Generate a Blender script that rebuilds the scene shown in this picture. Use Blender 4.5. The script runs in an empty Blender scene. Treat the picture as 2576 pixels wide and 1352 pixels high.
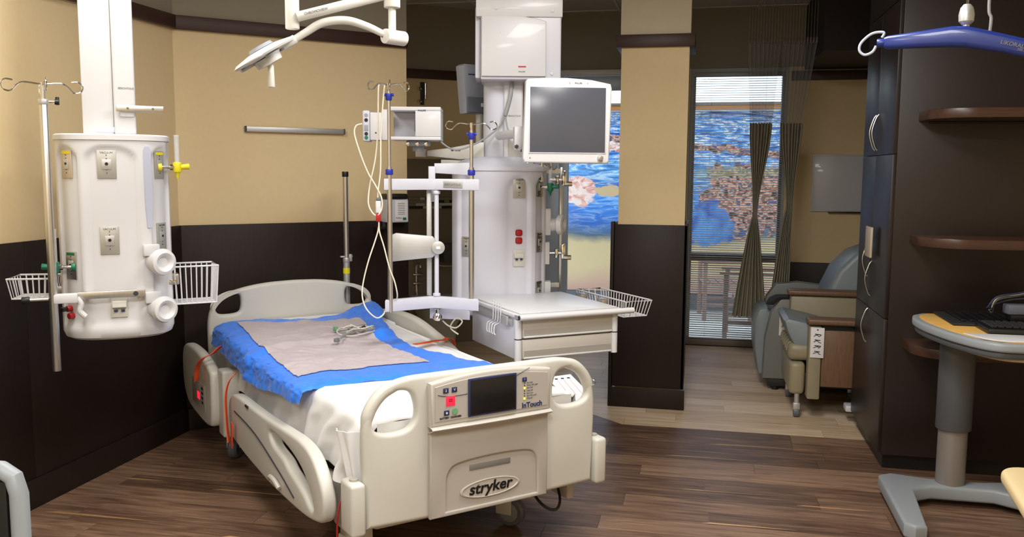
import bpy, bmesh, math, random
from math import sin, cos, pi, radians, atan2, sqrt
from mathutils import Vector, Matrix, noise
random.seed(7)
V = Vector
SC = bpy.context.scene
COL = SC.collection

# ------------------------------------------------------------------ camera
# room axes: x to the right along the window wall, y towards the windows, z up
FPX, EYE = 2214.0, 1.6
cam_d = bpy.data.cameras.new('camera'); cam = bpy.data.objects.new('camera', cam_d); COL.objects.link(cam)
cam_d.sensor_width = 36; cam_d.lens = FPX/2576*36; cam_d.clip_start = .05
CAMR = Matrix.Rotation(radians(12), 3, 'Z') @ Matrix.Rotation(pi/2-radians(6.34), 3, 'X') @ Matrix.Rotation(radians(.4), 3, 'Z')
cam.matrix_world = Matrix.Translation((0, 0, EYE)) @ CAMR.to_4x4()
SC.camera = cam

# ------------------------------------------------------------------ world, exposure, lamps
SC.view_settings.view_transform = 'Standard'; SC.view_settings.look = 'None'
SC.view_settings.exposure = 0.0; SC.view_settings.gamma = 1.0; SC.view_settings.use_curve_mapping = False
W = bpy.data.worlds.new('sky'); SC.world = W; W.use_nodes = True
W.node_tree.nodes['Background'].inputs[0].default_value = (.80, .90, 1.0, 1)
W.node_tree.nodes['Background'].inputs[1].default_value = 2.7

def area(name, loc, sx, sy, power, color=(1, .98, .965), rot=(0, 0, 0), spread=180):
    l = bpy.data.lights.new(name, 'AREA'); l.shape = 'RECTANGLE'; l.size = sx; l.size_y = sy
    l.energy = power; l.color = color; l.spread = radians(spread)
    o = bpy.data.objects.new(name, l); COL.objects.link(o); o.location = loc; o.rotation_euler = rot
    return o
LAMPS = [(-.15, 2.95, .6, 1.2, 60), (-2.15, 2.75, .6, 1.2, 20), (-.2, .5, .6, 1.2, 66), (-1.7, -.4, .6, 1.2, 44)]
for i, (x, y, sx, sy, p) in enumerate(LAMPS):
    area('ceiling_lamp_light', (x, y, 2.985), sx, sy, p, spread=180)

# ------------------------------------------------------------------ helpers
def s2l(c): return c/12.92 if c <= .04045 else ((c+.055)/1.055)**2.4
def rgb(r, g, b): return (s2l(r/255), s2l(g/255), s2l(b/255), 1)
MATS = {}
def mat(name, col, rough=.5, metal=0, bump=0, bscale=40, var=0, vscale=3, stretch=(1, 1, 1), emit=None, es=1, alpha=1, spec=.5, coat=0, objrand=0, sheen=0, dist=.002):
    m = bpy.data.materials.new(name); m.use_nodes = True; nt = m.node_tree; b = nt.nodes['Principled BSDF']
    b.inputs['Base Color'].default_value = col; b.inputs['Roughness'].default_value = rough; b.inputs['Metallic'].default_value = metal
    b.inputs['Alpha'].default_value = alpha; b.inputs['Specular IOR Level'].default_value = spec; b.inputs['Coat Weight'].default_value = coat
    b.inputs['Sheen Weight'].default_value = sheen
    tc = nt.nodes.new('ShaderNodeTexCoord'); mp = nt.nodes.new('ShaderNodeMapping'); nt.links.new(tc.outputs['Object'], mp.inputs[0]); mp.inputs['Scale'].default_value = stretch
    if var or objrand:
        n = nt.nodes.new('ShaderNodeTexNoise'); n.inputs['Scale'].default_value = vscale; n.inputs['Detail'].default_value = 6; nt.links.new(mp.outputs[0], n.inputs['Vector'])
        mr = nt.nodes.new('ShaderNodeMapRange'); mr.inputs[1].default_value = .3; mr.inputs[2].default_value = .7; mr.inputs[3].default_value = 1-var; mr.inputs[4].default_value = 1+var
        nt.links.new(n.outputs[0], mr.inputs[0])
        hv = nt.nodes.new('ShaderNodeHueSaturation'); hv.inputs['Color'].default_value = col
        nt.links.new(mr.outputs[0], hv.inputs['Value']); nt.links.new(hv.outputs[0], b.inputs['Base Color'])
    if bump:
        n2 = nt.nodes.new('ShaderNodeTexNoise'); n2.inputs['Scale'].default_value = bscale; n2.inputs['Detail'].default_value = 4; nt.links.new(mp.outputs[0], n2.inputs['Vector'])
        bp = nt.nodes.new('ShaderNodeBump'); bp.inputs['Strength'].default_value = bump; bp.inputs['Distance'].default_value = dist
        nt.links.new(n2.outputs[0], bp.inputs['Height']); nt.links.new(bp.outputs[0], b.inputs['Normal'])
    if emit:
        b.inputs['Emission Color'].default_value = emit; b.inputs['Emission Strength'].default_value = es
    MATS[name] = m; return m

mat('cream', rgb(226, 203, 158), .75, bump=.35, bscale=120, var=.015, vscale=30)
mat('greige_shaded', rgb(146, 138, 120), .8, bump=.3, bscale=120, var=.02, vscale=20)  # greige paint, with the shade of the unlit upper walls put into its tone
mat('column_greige', rgb(204, 192, 168), .8, bump=.2, bscale=120, var=.02, vscale=20)
mat('wainscot', rgb(38, 28, 24), .5, var=.16, vscale=6, stretch=(30, 30, 1.2), bump=.15, bscale=30, spec=.3)
mat('trim_wood', rgb(62, 40, 34), .45, var=.12, vscale=8, stretch=(2, 2, 30), spec=.35)
mat('cabinet_wood', rgb(31, 20, 17), .38, var=.18, vscale=5, stretch=(25, 25, 1.2), spec=.5)
mat('shelf_wood', rgb(70, 46, 34), .35, var=.2, vscale=6, stretch=(2, 25, 25))
mat('back_panel', rgb(36, 26, 20), .5, var=.18, vscale=5, stretch=(20, 20, 1.2), spec=.25)
mat('ceiling', rgb(178, 176, 168), .9, bump=.4, bscale=200)
mat('tile_taupe', rgb(128, 116, 98), .35, var=.06, vscale=4)
mat('tile_black', rgb(28, 25, 24), .2)
mat('tile_white', rgb(190, 184, 176), .25)
mat('grout', rgb(100, 92, 80), .8)
mat('white', rgb(208, 208, 210), .38, var=.012, vscale=3, coat=.1)
mat('white_cool', rgb(203, 204, 214), .38, var=.012, vscale=3)
mat('off_white', rgb(200, 198, 189), .42, var=.015, vscale=4, bump=.08, bscale=250)
mat('bed_grey', rgb(176, 170, 162), .42, var=.015, vscale=4, bump=.08, bscale=250)
mat('bed_panel', rgb(186, 181, 172), .38, var=.01)
mat('steel', rgb(205, 203, 198), .34, 1, var=.05, vscale=3, stretch=(30, 30, 1))
mat('chrome', rgb(220, 220, 220), .1, 1, var=.02)
mat('alu', rgb(190, 190, 188), .42, .6, var=.04, vscale=4, stretch=(1, 30, 30))
mat('plate_metal', rgb(178, 176, 168), .4, .5, var=.03)
mat('black', rgb(20, 20, 22), .4, var=.1)
mat('black_soft', rgb(26, 26, 28), .7, var=.1, bump=.3)
mat('screen', rgb(78, 80, 88), .22, spec=.5, var=.02)
mat('screen_dark', rgb(14, 16, 22), .25, var=.02)
mat('navy', rgb(40, 50, 90), .4, var=.05)
mat('blue_clamp', rgb(36, 46, 150), .35, var=.05)
mat('blue_pad', rgb(44, 128, 250), .42, bump=.5, bscale=40, var=.06, vscale=14, sheen=.2)
mat('grey_pad', rgb(184, 174, 178), .8, bump=.4, bscale=300, var=.03, vscale=12)
mat('sheet', rgb(226, 226, 226), .85, bump=.3, bscale=60, var=.01, sheen=.2)
mat('mattress', rgb(190, 188, 180), .6, var=.03)
mat('orange', rgb(224, 84, 36), .55, var=.08, vscale=30, bump=.3, bscale=200)
mat('red', rgb(168, 24, 30), .4, var=.05)
mat('red_lit', rgb(250, 30, 60), .4, emit=(1, .02, .06, 1), es=1.0)
mat('green', rgb(20, 110, 84), .35, var=.05)
mat('green_light', rgb(110, 160, 120), .4, var=.05)
mat('yellow', rgb(222, 208, 30), .4, var=.05)
mat('yellow_lit', rgb(250, 230, 60), .4, emit=(1, .8, .1, 1), es=.8)
mat('amber_print', rgb(200, 150, 60), .6)
mat('print', rgb(50, 50, 55), .6)
mat('print_grey', rgb(120, 120, 124), .6)
mat('clear_tube', rgb(215, 220, 222), .1, alpha=.45)
mat('lens', rgb(182, 186, 204), .25, var=.02)
mat('cable_cream', rgb(222, 216, 196), .5, var=.02)
mat('cable_grey', rgb(150, 150, 152), .5, var=.05)
mat('device_grey', rgb(150, 155, 165), .45, var=.03)
mat('device_grey_dark', rgb(98, 102, 112), .45, var=.03)
mat('curtain', rgb(158, 152, 132), .9, bump=.3, bscale=200, var=.05, vscale=8, stretch=(10, 10, 1))
mat('vinyl_blue', rgb(132, 142, 146), .4, bump=.2, bscale=120, var=.03)
mat('vinyl_olive', rgb(150, 140, 114), .42, bump=.25, bscale=150, var=.05)
mat('vinyl_grey', rgb(118, 120, 116), .45, bump=.2, bscale=150, var=.04)
mat('chair_wood', rgb(112, 84, 62), .45, var=.2, vscale=6, stretch=(30, 30, 1.5))
mat('patio_wood', rgb(164, 132, 122), .6, var=.1, vscale=10)
mat('beam_wood', rgb(168, 112, 62), .6, var=.15, vscale=4, stretch=(1, 20, 20))
mat('concrete', rgb(206, 206, 200), .9, var=.06, vscale=3, bump=.2, bscale=60)
mat('frame_grey', rgb(146, 148, 150), .45, .3, var=.03)
mat('frame_blue', rgb(176, 190, 206), .4, .2, var=.03)
mat('frame_brown', rgb(112, 102, 92), .5, .2, var=.03)
mat('slat', rgb(178, 184, 188), .5, var=.03)
mat('bar_blue', rgb(22, 44, 118), .35, coat=.2, var=.08, vscale=4)
mat('grey_paint', rgb(140, 146, 150), .45, var=.03, vscale=4)
mat('grey_dark_paint', rgb(74, 76, 78), .5, var=.04, bump=.1, bscale=200)
mat('taupe_metal', rgb(140, 134, 128), .4, .4, var=.03)
mat('laminate_yellow', rgb(222, 176, 96), .4, var=.08, vscale=8, stretch=(1, 10, 1))
mat('table_beige', rgb(206, 184, 140), .4, var=.03)
mat('plastic_beige', rgb(190, 174, 150), .5, var=.03)
mat('paper', rgb(232, 230, 228), .8, var=.01)
mat('lamp_white', rgb(216, 216, 210), .3, coat=.2, var=.01)
mat('lamp_glass', rgb(170, 172, 178), .15, .2, var=.05, vscale=20)
mat('joint', rgb(120, 118, 114), .6)
# light diffusers of the ceiling lamps really glow
mat('diffuser', rgb(250, 248, 240), .6, emit=(1, .95, .87, 1), es=6)

# glass
g = bpy.data.materials.new('glass'); g.use_nodes = True; nt = g.node_tree; nt.nodes.clear()
o_ = nt.nodes.new('ShaderNodeOutputMaterial'); mx = nt.nodes.new('ShaderNodeMixShader'); tr = nt.nodes.new('ShaderNodeBsdfTransparent'); gl = nt.nodes.new('ShaderNodeBsdfGlossy')
fr = nt.nodes.new('ShaderNodeFresnel'); fr.inputs[0].default_value = 1.3; gl.inputs['Roughness'].default_value = .02; tr.inputs[0].default_value = (.94, .97, .98, 1)
nt.links.new(fr.outputs[0], mx.inputs[0]); nt.links.new(tr.outputs[0], mx.inputs[1]); nt.links.new(gl.outputs[0], mx.inputs[2]); nt.links.new(mx.outputs[0], o_.inputs[0]); MATS['glass'] = g
# open-weave curtain net: a real net lets part of the light through
g = bpy.data.materials.new('net'); g.use_nodes = True; nt = g.node_tree; nt.nodes.clear()
o_ = nt.nodes.new('ShaderNodeOutputMaterial'); mx = nt.nodes.new('ShaderNodeMixShader'); tr = nt.nodes.new('ShaderNodeBsdfTransparent'); df = nt.nodes.new('ShaderNodeBsdfDiffuse'); df.inputs[0].default_value = rgb(178, 178, 178)
mx.inputs[0].default_value = .42; nt.links.new(tr.outputs[0], mx.inputs[1]); nt.links.new(df.outputs[0], mx.inputs[2]); nt.links.new(mx.outputs[0], o_.inputs[0]); MATS['net'] = g

def ramp_mat(name, stops, scale, stretch, detail=8, rough=.4, dist=0, bump=.1, spec=.4):
    """wood for the floor: tone per plank (object random), grain and pale sapwood streaks along x"""
    m = bpy.data.materials.new(name); m.use_nodes = True; nt = m.node_tree; b = nt.nodes['Principled BSDF']; b.inputs['Roughness'].default_value = rough
    b.inputs['Specular IOR Level'].default_value = spec
    N = nt.nodes.new; L = nt.links.new
    tc = N('ShaderNodeTexCoord'); oi = N('ShaderNodeObjectInfo')
    mp = N('ShaderNodeMapping'); mp.inputs['Scale'].default_value = stretch; L(tc.outputs['Object'], mp.inputs[0])
    off = N('ShaderNodeVectorMath'); off.operation = 'SCALE'; off.inputs[3].default_value = 37; cb = N('ShaderNodeCombineXYZ'); L(oi.outputs['Random'], cb.inputs[0]); L(oi.outputs['Random'], cb.inputs[1]); L(cb.outputs[0], off.inputs[0])
    ad = N('ShaderNodeVectorMath'); L(mp.outputs[0], ad.inputs[0]); L(off.outputs[0], ad.inputs[1])
    n = N('ShaderNodeTexNoise'); n.inputs['Scale'].default_value = scale; n.inputs['Detail'].default_value = detail; n.inputs['Roughness'].default_value = .62; n.inputs['Distortion'].default_value = dist; L(ad.outputs[0], n.inputs['Vector'])
    ma = N('ShaderNodeMath'); ma.operation = 'MULTIPLY_ADD'; ma.inputs[1].default_value = .30; L(oi.outputs['Random'], ma.inputs[0])
    m2 = N('ShaderNodeMath'); m2.operation = 'SUBTRACT'; m2.inputs[1].default_value = .15; L(n.outputs[0], m2.inputs[0]); L(m2.outputs[0], ma.inputs[2])
    r = N('ShaderNodeValToRGB'); L(ma.outputs[0], r.inputs[0])
    cr = r.color_ramp
    while len(cr.elements) < len(stops): cr.elements.new(.5)
    for e, (p, c) in zip(cr.elements, stops): e.position = p; e.color = c
    L(r.outputs[0], b.inputs['Base Color'])
    bp = N('ShaderNodeBump'); bp.inputs['Strength'].default_value = bump; bp.inputs['Distance'].default_value = .002; L(n.outputs[0], bp.inputs['Height']); L(bp.outputs[0], b.inputs['Normal'])
    MATS[name] = m; return m
mD = ramp_mat('plank_dark', [(.22, rgb(72, 52, 42)), (.40, rgb(98, 74, 58)), (.55, rgb(122, 95, 75)), (.72, rgb(146, 117, 94))], 3.2, (1.0, 11, 1), dist=.7, rough=.42)
ramp_mat('plank_light', [(.25, rgb(178, 150, 120)), (.45, rgb(206, 180, 148)), (.6, rgb(220, 196, 166)), (.75, rgb(232, 210, 184))], 2.6, (1.0, 13, 1), dist=.5, rough=.38)
ramp_mat('plank_sap', [(.25, rgb(150, 116, 76)), (.6, rgb(192, 156, 108))], 3, (1, 20, 1))

class Bm:
    """collects shapes in one bmesh; build() links them as one mesh object"""
    def __init__(s): s.b = bmesh.new()
    def box(s, c, d, rz=0, bev=0, seg=2, M=None, rx=0, ry=0):
        T = Matrix.Translation(c) @ Matrix.Rotation(rz, 4, 'Z') @ Matrix.Rotation(ry, 4, 'Y') @ Matrix.Rotation(rx, 4, 'X') @ Matrix.Diagonal((*d, 1))
        if M: T = M @ T
        r = bmesh.ops.create_cube(s.b, size=1, matrix=T)
        if bev:
            ed = list({e for v in r['verts'] for e in v.link_edges})
            bmesh.ops.bevel(s.b, geom=ed, offset=bev, segments=seg, profile=.5, affect='EDGES')
        return s
    def bx(s, x0, x1, y0, y1, z0, z1, bev=0, seg=2):
        return s.box(((x0+x1)/2, (y0+y1)/2, (z0+z1)/2), (abs(x1-x0), abs(y1-y0), abs(z1-z0)), bev=bev, seg=seg)
    def cyl(s, p0, p1, r, r1=None, seg=20, bev=0):
        p0, p1 = Vector(p0), Vector(p1); d = p1-p0
        T = Matrix.Translation((p0+p1)/2) @ d.to_track_quat('Z', 'Y').to_matrix().to_4x4()
        q = bmesh.ops.create_cone(s.b, cap_ends=True, segments=seg, radius1=r, radius2=r if r1 is None else r1, depth=d.length, matrix=T)
        if bev:
            ed = [e for e in {e for v in q['verts'] for e in v.link_edges} if any(len(f.verts) > 4 for f in e.link_faces)]
            bmesh.ops.bevel(s.b, geom=ed, offset=bev, segments=2, profile=.5, affect='EDGES')
        return s
    def sph(s, c, r, seg=16):
        if not hasattr(r, '__len__'): r = (r, r, r)
        bmesh.ops.create_uvsphere(s.b, u_segments=seg, v_segments=seg//2+2, radius=1, matrix=Matrix.Translation(c) @ Matrix.Diagonal((*r, 1))); return s
    def tube(s, pts, r, seg=8, sm=0, closed=False, flat=None):
        P = [Vector(p) for p in pts]
        if sm: P = spline(P, sm, closed)
        n = len(P); rings = []; up = Vector((0, 0, 1)); prev = None
        for i in range(n):
            a = P[(i-1) % n] if (closed or i > 0) else P[0]; c = P[(i+1) % n] if (closed or i < n-1) else P[-1]
            t = (c-a).normalized()
            if prev is None:
                q = t.cross(up)
                if q.length < .1: q = t.cross(Vector((1, 0, 0)))
            else:
                q = prev - t*prev.dot(t)
            q.normalize(); prev = q; w = t.cross(q)
            rr = r(i/(n-1)) if callable(r) else r
            k = flat or 1
            rings.append([s.b.verts.new(P[i] + (q*cos(2*pi*j/seg) + w*sin(2*pi*j/seg)*k)*rr) for j in range(seg)])
        m = n if closed else n-1
        for i in range(m):
            A, B = rings[i], rings[(i+1) % n]
            for j in range(seg): s.b.faces.new((A[j], A[(j+1) % seg], B[(j+1) % seg], B[j]))
        if not closed: s.b.faces.new(rings[0][::-1]); s.b.faces.new(rings[-1])
        return s
    def lathe(s, prof, c=(0, 0, 0), seg=24, M=None, sx=1, sy=1):
        T = Matrix.Translation(c) @ (M or Matrix.Identity(4)); rings = []
        for r, z in prof: rings.append([s.b.verts.new(T @ Vector((r*sx*cos(2*pi*j/seg), r*sy*sin(2*pi*j/seg), z))) for j in range(seg)])
        for A, B in zip(rings, rings[1:]):
            for j in range(seg): s.b.faces.new((A[j], A[(j+1) % seg], B[(j+1) % seg], B[j]))
        s.b.faces.new(rings[0][::-1]); s.b.faces.new(rings[-1]); return s
    def loft(s, rings, cap=True):
        R = [[s.b.verts.new(p) for p in r] for r in rings]; n = len(R[0])
        for A, B in zip(R, R[1:]):
            for j in range(n): s.b.faces.new((A[j], A[(j+1) % n], B[(j+1) % n], B[j]))
        if cap: s.b.faces.new(R[0][::-1]); s.b.faces.new(R[-1])
        return s
    def prism(s, poly, a, b, axis='z', bev=0, seg=2):
        def f(p, h):
            return {'z': (p[0], p[1], h), 'y': (p[0], h, p[1]), 'x': (h, p[0], p[1])}[axis]
        lo = [s.b.verts.new(f(p, a)) for p in poly]; hi = [s.b.verts.new(f(p, b)) for p in poly]; n = len(poly)
        fs = [s.b.faces.new(lo[::-1]), s.b.faces.new(hi)]
        for j in range(n): fs.append(s.b.faces.new((lo[j], lo[(j+1) % n], hi[(j+1) % n], hi[j])))
        bmesh.ops.recalc_face_normals(s.b, faces=fs)
        if bev:
            bmesh.ops.bevel(s.b, geom=list(fs[0].edges)+list(fs[1].edges), offset=bev, segments=seg, profile=.5, affect='EDGES')
        return s
    def grid(s, f, nu, nv, thick=0):
        P = [[f(i/nu, j/nv) for j in range(nv+1)] for i in range(nu+1)]
        T = [[s.b.verts.new(p) for p in r] for r in P]; D = None
        if thick:
            D = []
            for i in range(nu+1):
                row = []
                for j in range(nv+1):
                    du = P[min(nu, i+1)][j]-P[max(0, i-1)][j]; dv = P[i][min(nv, j+1)]-P[i][max(0, j-1)]
                    n = du.cross(dv)
                    n = n.normalized() if n.length > 1e-12 else V((0, 0, 1))
                    row.append(s.b.verts.new(P[i][j]+n*thick))
                D.append(row)
        q = lambda A, i, j: (A[i][j], A[i+1][j], A[i+1][j+1], A[i][j+1])
        for i in range(nu):
            for j in range(nv):
                s.b.faces.new(q(T, i, j)[::-1] if thick else q(T, i, j))
                if thick: s.b.faces.new(q(D, i, j))
        if thick:
            rim = [(i, 0) for i in range(nu)]+[(nu, j) for j in range(nv)]+[(i, nv) for i in range(nu, 0, -1)]+[(0, j) for j in range(nv, 0, -1)]
            for k in range(len(rim)):
                (a, b), (c, d) = rim[k], rim[(k+1) % len(rim)]
                s.b.faces.new((T[a][b], T[c][d], D[c][d], D[a][b]))
        return s
    def mesh(s, m):
        s.b.from_mesh(m); return s
    def build(s, name, m, parent=None, ang=35, recalc=True):
        if recalc: bmesh.ops.recalc_face_normals(s.b, faces=s.b.faces)
        me = bpy.data.meshes.new(name); s.b.to_mesh(me); s.b.free()
        me.polygons.foreach_set('use_smooth', [True]*len(me.polygons)); me.set_sharp_from_angle(angle=radians(ang))
        me.materials.append(MATS[m] if isinstance(m, str) else m)
        o = bpy.data.objects.new(name, me); COL.objects.link(o)
        if parent: o.parent = parent
        return o

def spline(P, n=6, closed=False):
    P = [Vector(p) for p in P]; out = []; N = len(P)
    rng = range(N) if closed else range(N-1)
    for i in rng:
        g = (lambda k: P[k % N]) if closed else (lambda k: P[max(0, min(N-1, k))])
        a, b, c, d = g(i-1), g(i), g(i+1), g(i+2)
        for k in range(n):
            t = k/n
            out.append(.5*((2*b) + (c-a)*t + (2*a-5*b+4*c-d)*t*t + (3*b-a-3*c+d)*t*t*t))
    if not closed: out.append(P[-1])
    return out
def sp2(pts, n=6):
    return [(v.x, v.y) for v in spline([Vector((a, b, 0)) for a, b in pts], n, True)]
def rrect(x0, x1, z0, z1, r, n=5):
    out = []
    for cx, cz, a in ((x1-r, z1-r, 0), (x0+r, z1-r, 90), (x0+r, z0+r, 180), (x1-r, z0+r, 270)):
        for k in range(n+1):
            t = radians(a+90*k/n); out.append((cx+r*cos(t), cz+r*sin(t)))
    return out
def offset_loop(pl, d):
    """move a closed 2D loop along its normals; d>0 moves to the left of travel"""
    n = len(pl); out = []
    for i in range(n):
        p, c, q = V(pl[i-1]), V(pl[i]), V(pl[(i+1) % n])
        e1, e2 = (c-p).normalized(), (q-c).normalized(); n1, n2 = V((-e1.y, e1.x)), V((-e2.y, e2.x)); m_ = (n1+n2)
        if m_.length < 1e-6: m_ = n1
        m_.normalize(); k = 1/max(.5, m_.dot(n1)); out.append(tuple(c+m_*d*k))
    return out
def sarea(pl): return sum(pl[i-1][0]*pl[i][1]-pl[i][0]*pl[i-1][1] for i in range(len(pl)))/2
def dedupe(pl):
    out = []
    for p in pl:
        if not out or (V(p)-V(out[-1])).length > 1e-4: out.append(p)
    if (V(out[0])-V(out[-1])).length < 1e-4: out.pop()
    return out
def plate(name, outline, holes, y0, y1, m, parent, axis='y', bev=.006, res=3):
    """flat panel with holes, cut in the xz plane (axis y) or the yz plane (axis x), with rounded rims"""
    b = Bm(); bm = b.b; y0, y1 = min(y0, y1), max(y0, y1)
    f = (lambda p, h: (p[0], h, p[1])) if axis == 'y' else (lambda p, h: (h, p[0], p[1]))
    bev = min(bev, (y1-y0)/2); caps = [[], []]
    for k, pl in enumerate([outline]+list(holes)):
        pl = dedupe(pl)
        if (sarea(pl) > 0) != (k == 0): pl = pl[::-1]
        prof = [(bev*(1-sin(pi/2*i/res)), y0+bev*(1-cos(pi/2*i/res))) for i in range(res+1)]
        prof += [(o, y0+y1-h) for o, h in prof[::-1]]
        rings = [[bm.verts.new(f(p, h)) for p in offset_loop(pl, o)] for o, h in prof]
        n = len(pl)
        for A, B in zip(rings, rings[1:]):
            for j in range(n): bm.faces.new((A[j], A[(j+1) % n], B[(j+1) % n], B[j]))
        for c, R in ((0, rings[0]), (1, rings[-1])):
            for j in range(n): caps[c].append(bm.edges.get((R[j], R[(j+1) % n])))
    for c in caps: bmesh.ops.triangle_fill(bm, use_beauty=True, edges=c)
    return b.build(name, m, parent)
def text(name, body, size, m, parent, loc, rot=(pi/2, 0, 0), shear=0, bold=0, sx=1, align='CENTER'):
    cu = bpy.data.curves.new(name, 'FONT'); cu.body = body; cu.size = size; cu.extrude = .0006; cu.align_x = align; cu.align_y = 'CENTER'; cu.shear = shear; cu.offset = bold
    tmp = bpy.data.objects.new('tmp', cu); me = bpy.data.meshes.new_from_object(tmp); bpy.data.objects.remove(tmp)
    me.materials.clear(); me.materials.append(MATS[m]); me.name = name
    o = bpy.data.objects.new(name, me); COL.objects.link(o); o.parent = parent; o.location = loc; o.rotation_euler = rot; o.scale = (sx, 1, 1)
    return o
def tag(o, label=None, cat=None, group=None, kind=None):
    if label: o['label'] = label
    if cat: o['category'] = cat
    if group: o['group'] = group
    if kind: o['kind'] = kind
    return o
def thing(name, loc, rz, label, cat, group=None):
    o = bpy.data.objects.new(name, None); COL.objects.link(o); o.empty_display_size = .1
    o.location = loc; o.rotation_euler = (0, 0, rz); return tag(o, label, cat, group)
def struct(o, label): return tag(o, label, None, None, 'structure')
def dup(o, parent=None):
    c = o.copy(); COL.objects.link(c); c.parent = parent
    for ch in [x for x in o.children]: dup(ch, c)
    return c

# ================================================================== THE ROOM
XL, XC, YW, ZC = -3.05, .975, 8.25, 3.05      # left wall, cabinet front, window wall, ceiling
TR0, TR1, WT = 2.41, 2.49, 1.26               # picture rail, wainscot top
Bx0, By0, Bx1, By1 = -3.05, 4.74, -1.96, 5.755   # diagonal wall behind the bed

# floor slab and planks
fl = Bm().bx(-3.3, 2.9, -1.7, 8.4, -.08, -.006).build('floor', 'joint'); struct(fl, 'wood plank floor, dark brown around the bed and pale by the windows')
def clip(poly, p, n):
    out = []
    for i in range(len(poly)):
        a, b = V(poly[i]), V(poly[(i+1) % len(poly)]); da, db = (a-p).dot(n), (b-p).dot(n)
        if da >= 0: out.append(a)
        if da*db < 0: out.append(a+(b-a)*da/(da-db))
    return [tuple(v) for v in out]
ybnd = 5.488; dp, dn = V((-.443, ybnd)), V((.668, .744))
def plank(poly, m):
    if len(poly) < 3: return
    ar = abs(sum(poly[i][0]*poly[(i+1) % len(poly)][1]-poly[(i+1) % len(poly)][0]*poly[i][1] for i in range(len(poly))))/2
    if ar < .004: return
    b = Bm(); b.prism(poly, -.006, 0); b.build('plank', m, fl)
PW = .152
def rows(y0, n, x0, x1, ln, m, clips, holdout=None, seed=1):
    rd = random.Random(seed)
    for i in range(n):
        ya = y0+i*PW; x = x0-rd.random()*ln
        while x < x1:
            xe = x+ln
            r = [(max(x, x0)+.0008, ya+.0008), (min(xe, x1)-.0008, ya+.0008), (min(xe, x1)-.0008, ya+PW-.0008), (max(x, x0)+.0008, ya+PW-.0008)]
            for p, nn in clips:
                r = clip(r, p, nn)
                if len(r) < 3: break
            if len(r) >= 3:
                mm = m
                plank(r, mm)
            x = xe
rows(ybnd-PW*21, 21, XL, 2.6, 1.22, 'plank_dark', [])
rows(ybnd, 12, XL, -.443, 1.22, 'plank_dark', [(dp, -dn)], seed=4)
rows(ybnd, 18, -2.6, 1.6, 1.22, 'plank_light', [(dp, dn)], seed=8)
# pale sapwood streaks set in the dark planks
rd = random.Random(5)
for k, (x, y, l, w) in enumerate([(-2.35, 3.86, .5, .012), (-2.86, 3.9, .2, .016), (-2.95, 3.42, .6, .02), (-2.0, 3.35, .3, .014), (.05, 3.98, .42, .013), (.28, 4.62, .4, .007), (-.15, 4.93, .5, .006), (.1, 5.2, .6, .007), (.5, 4.3, .35, .008), (-.05, 4.4, .4, .007), (.7, 3.9, .3, .01), (-2.5, 4.45, .25, .008), (-1.0, 5.3, .3, .006), (.45, 3.62, .4, .012)]):
    b = Bm(); b.prism([(x, y), (x+l*.3, y+w*.2), (x+l, y+w*.8), (x+l*.7, y+w), (x+l*.1, y+w*1.1)], -.001, .0006); b.build('plank_streak', 'plank_sap', fl)

# ceiling with tile grid
ce = Bm().bx(-3.3, 2.9, -1.7, 8.4, ZC, ZC+.1).build('ceiling', 'ceiling'); struct(ce, 'pale suspended tile ceiling')
b = Bm()
for k in range(17): b.bx(-3.3, 2.9, -1.6+k*.61-.01, -1.6+k*.61+.01, ZC-.006, ZC)
for k in range(10): b.bx(-3.2+k*.61-.01, -3.2+k*.61+.01, -1.6, 8.3, ZC-.006, ZC)
b.build('tile_grid', 'white', ce)
for i, (x, y, sx, sy, p) in enumerate(LAMPS):
    t = thing('ceiling_light', (x, y, ZC), 0, ['recessed ceiling light right of the bed', 'recessed ceiling light nearest the left wall', 'recessed ceiling light above the camera', 'recessed ceiling light behind the camera on the left'][i], 'ceiling light')
    Bm().bx(-sx/2-.03, sx/2+.03, -sy/2-.03, sy/2+.03, -.045, -.006, bev=.004).build('frame', 'white', t)
    Bm().bx(-sx/2, sx/2, -sy/2, sy/2, -.055, -.046).build('diffuser', 'diffuser', t)

# walls.  every wall: painted face, darker upper band above the rail, dark wainscot panels
def wall(name, p0, p1, label, z0=0, z1=ZC, th=.12, wains=WT, rail=True, upper='greige_shaded', mt='cream', side=1, ext0=0, ext1=0, base=True, railno=None):
    """wall from p0 to p1; the room is on the right-hand side of p0->p1 when side=1"""
    p0, p1 = V((*p0, 0)), V((*p1, 0)); d = p1-p0; L = d.length; a = atan2(d.y, d.x)
    r = Bm().bx(-ext0, L+ext1, 0, th, z0, z1).build(name, mt); r.location = p0; r.rotation_euler = (0, 0, a)
    struct(r, label)
    if wains:
        n = max(1, round(L/1.2)); w = L/n
        for k in range(n): Bm().bx(k*w+.001, (k+1)*w-.001, -.018, -.0005, .14 if base else 0, wains, bev=.001).build('wainscot_panel', 'wainscot', r)
    if base and wains:
        q = Bm().bx(0, L, -.03, -.0005, 0, .138, bev=.003).build('baseboard_'+name[5:], 'wainscot'); q.location = p0; q.rotation_euler = (0, 0, a); struct(q, 'dark baseboard along the '+label)
    if upper: Bm().bx(0, L, -.006, -.0005, TR1-.02, z1).build('upper_paint', upper, r)
    if rail:
        q = Bm().bx(0, L, -.035, -.0065, TR0, TR1, bev=.004).build('trim_%d' % railno, 'trim_wood'); q.location = p0; q.rotation_euler = (0, 0, a); struct(q, 'dark wooden rail on the '+label)
    return r
wl = wall('wall_left', (XL, -1.6), (XL, By0), 'left cream wall with dark wainscot behind the left service column', railno=1)
wb = wall('wall_back_left', (Bx0, By0), (Bx1, By1), 'diagonal cream wall behind the head of the bed', railno=2)
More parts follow.
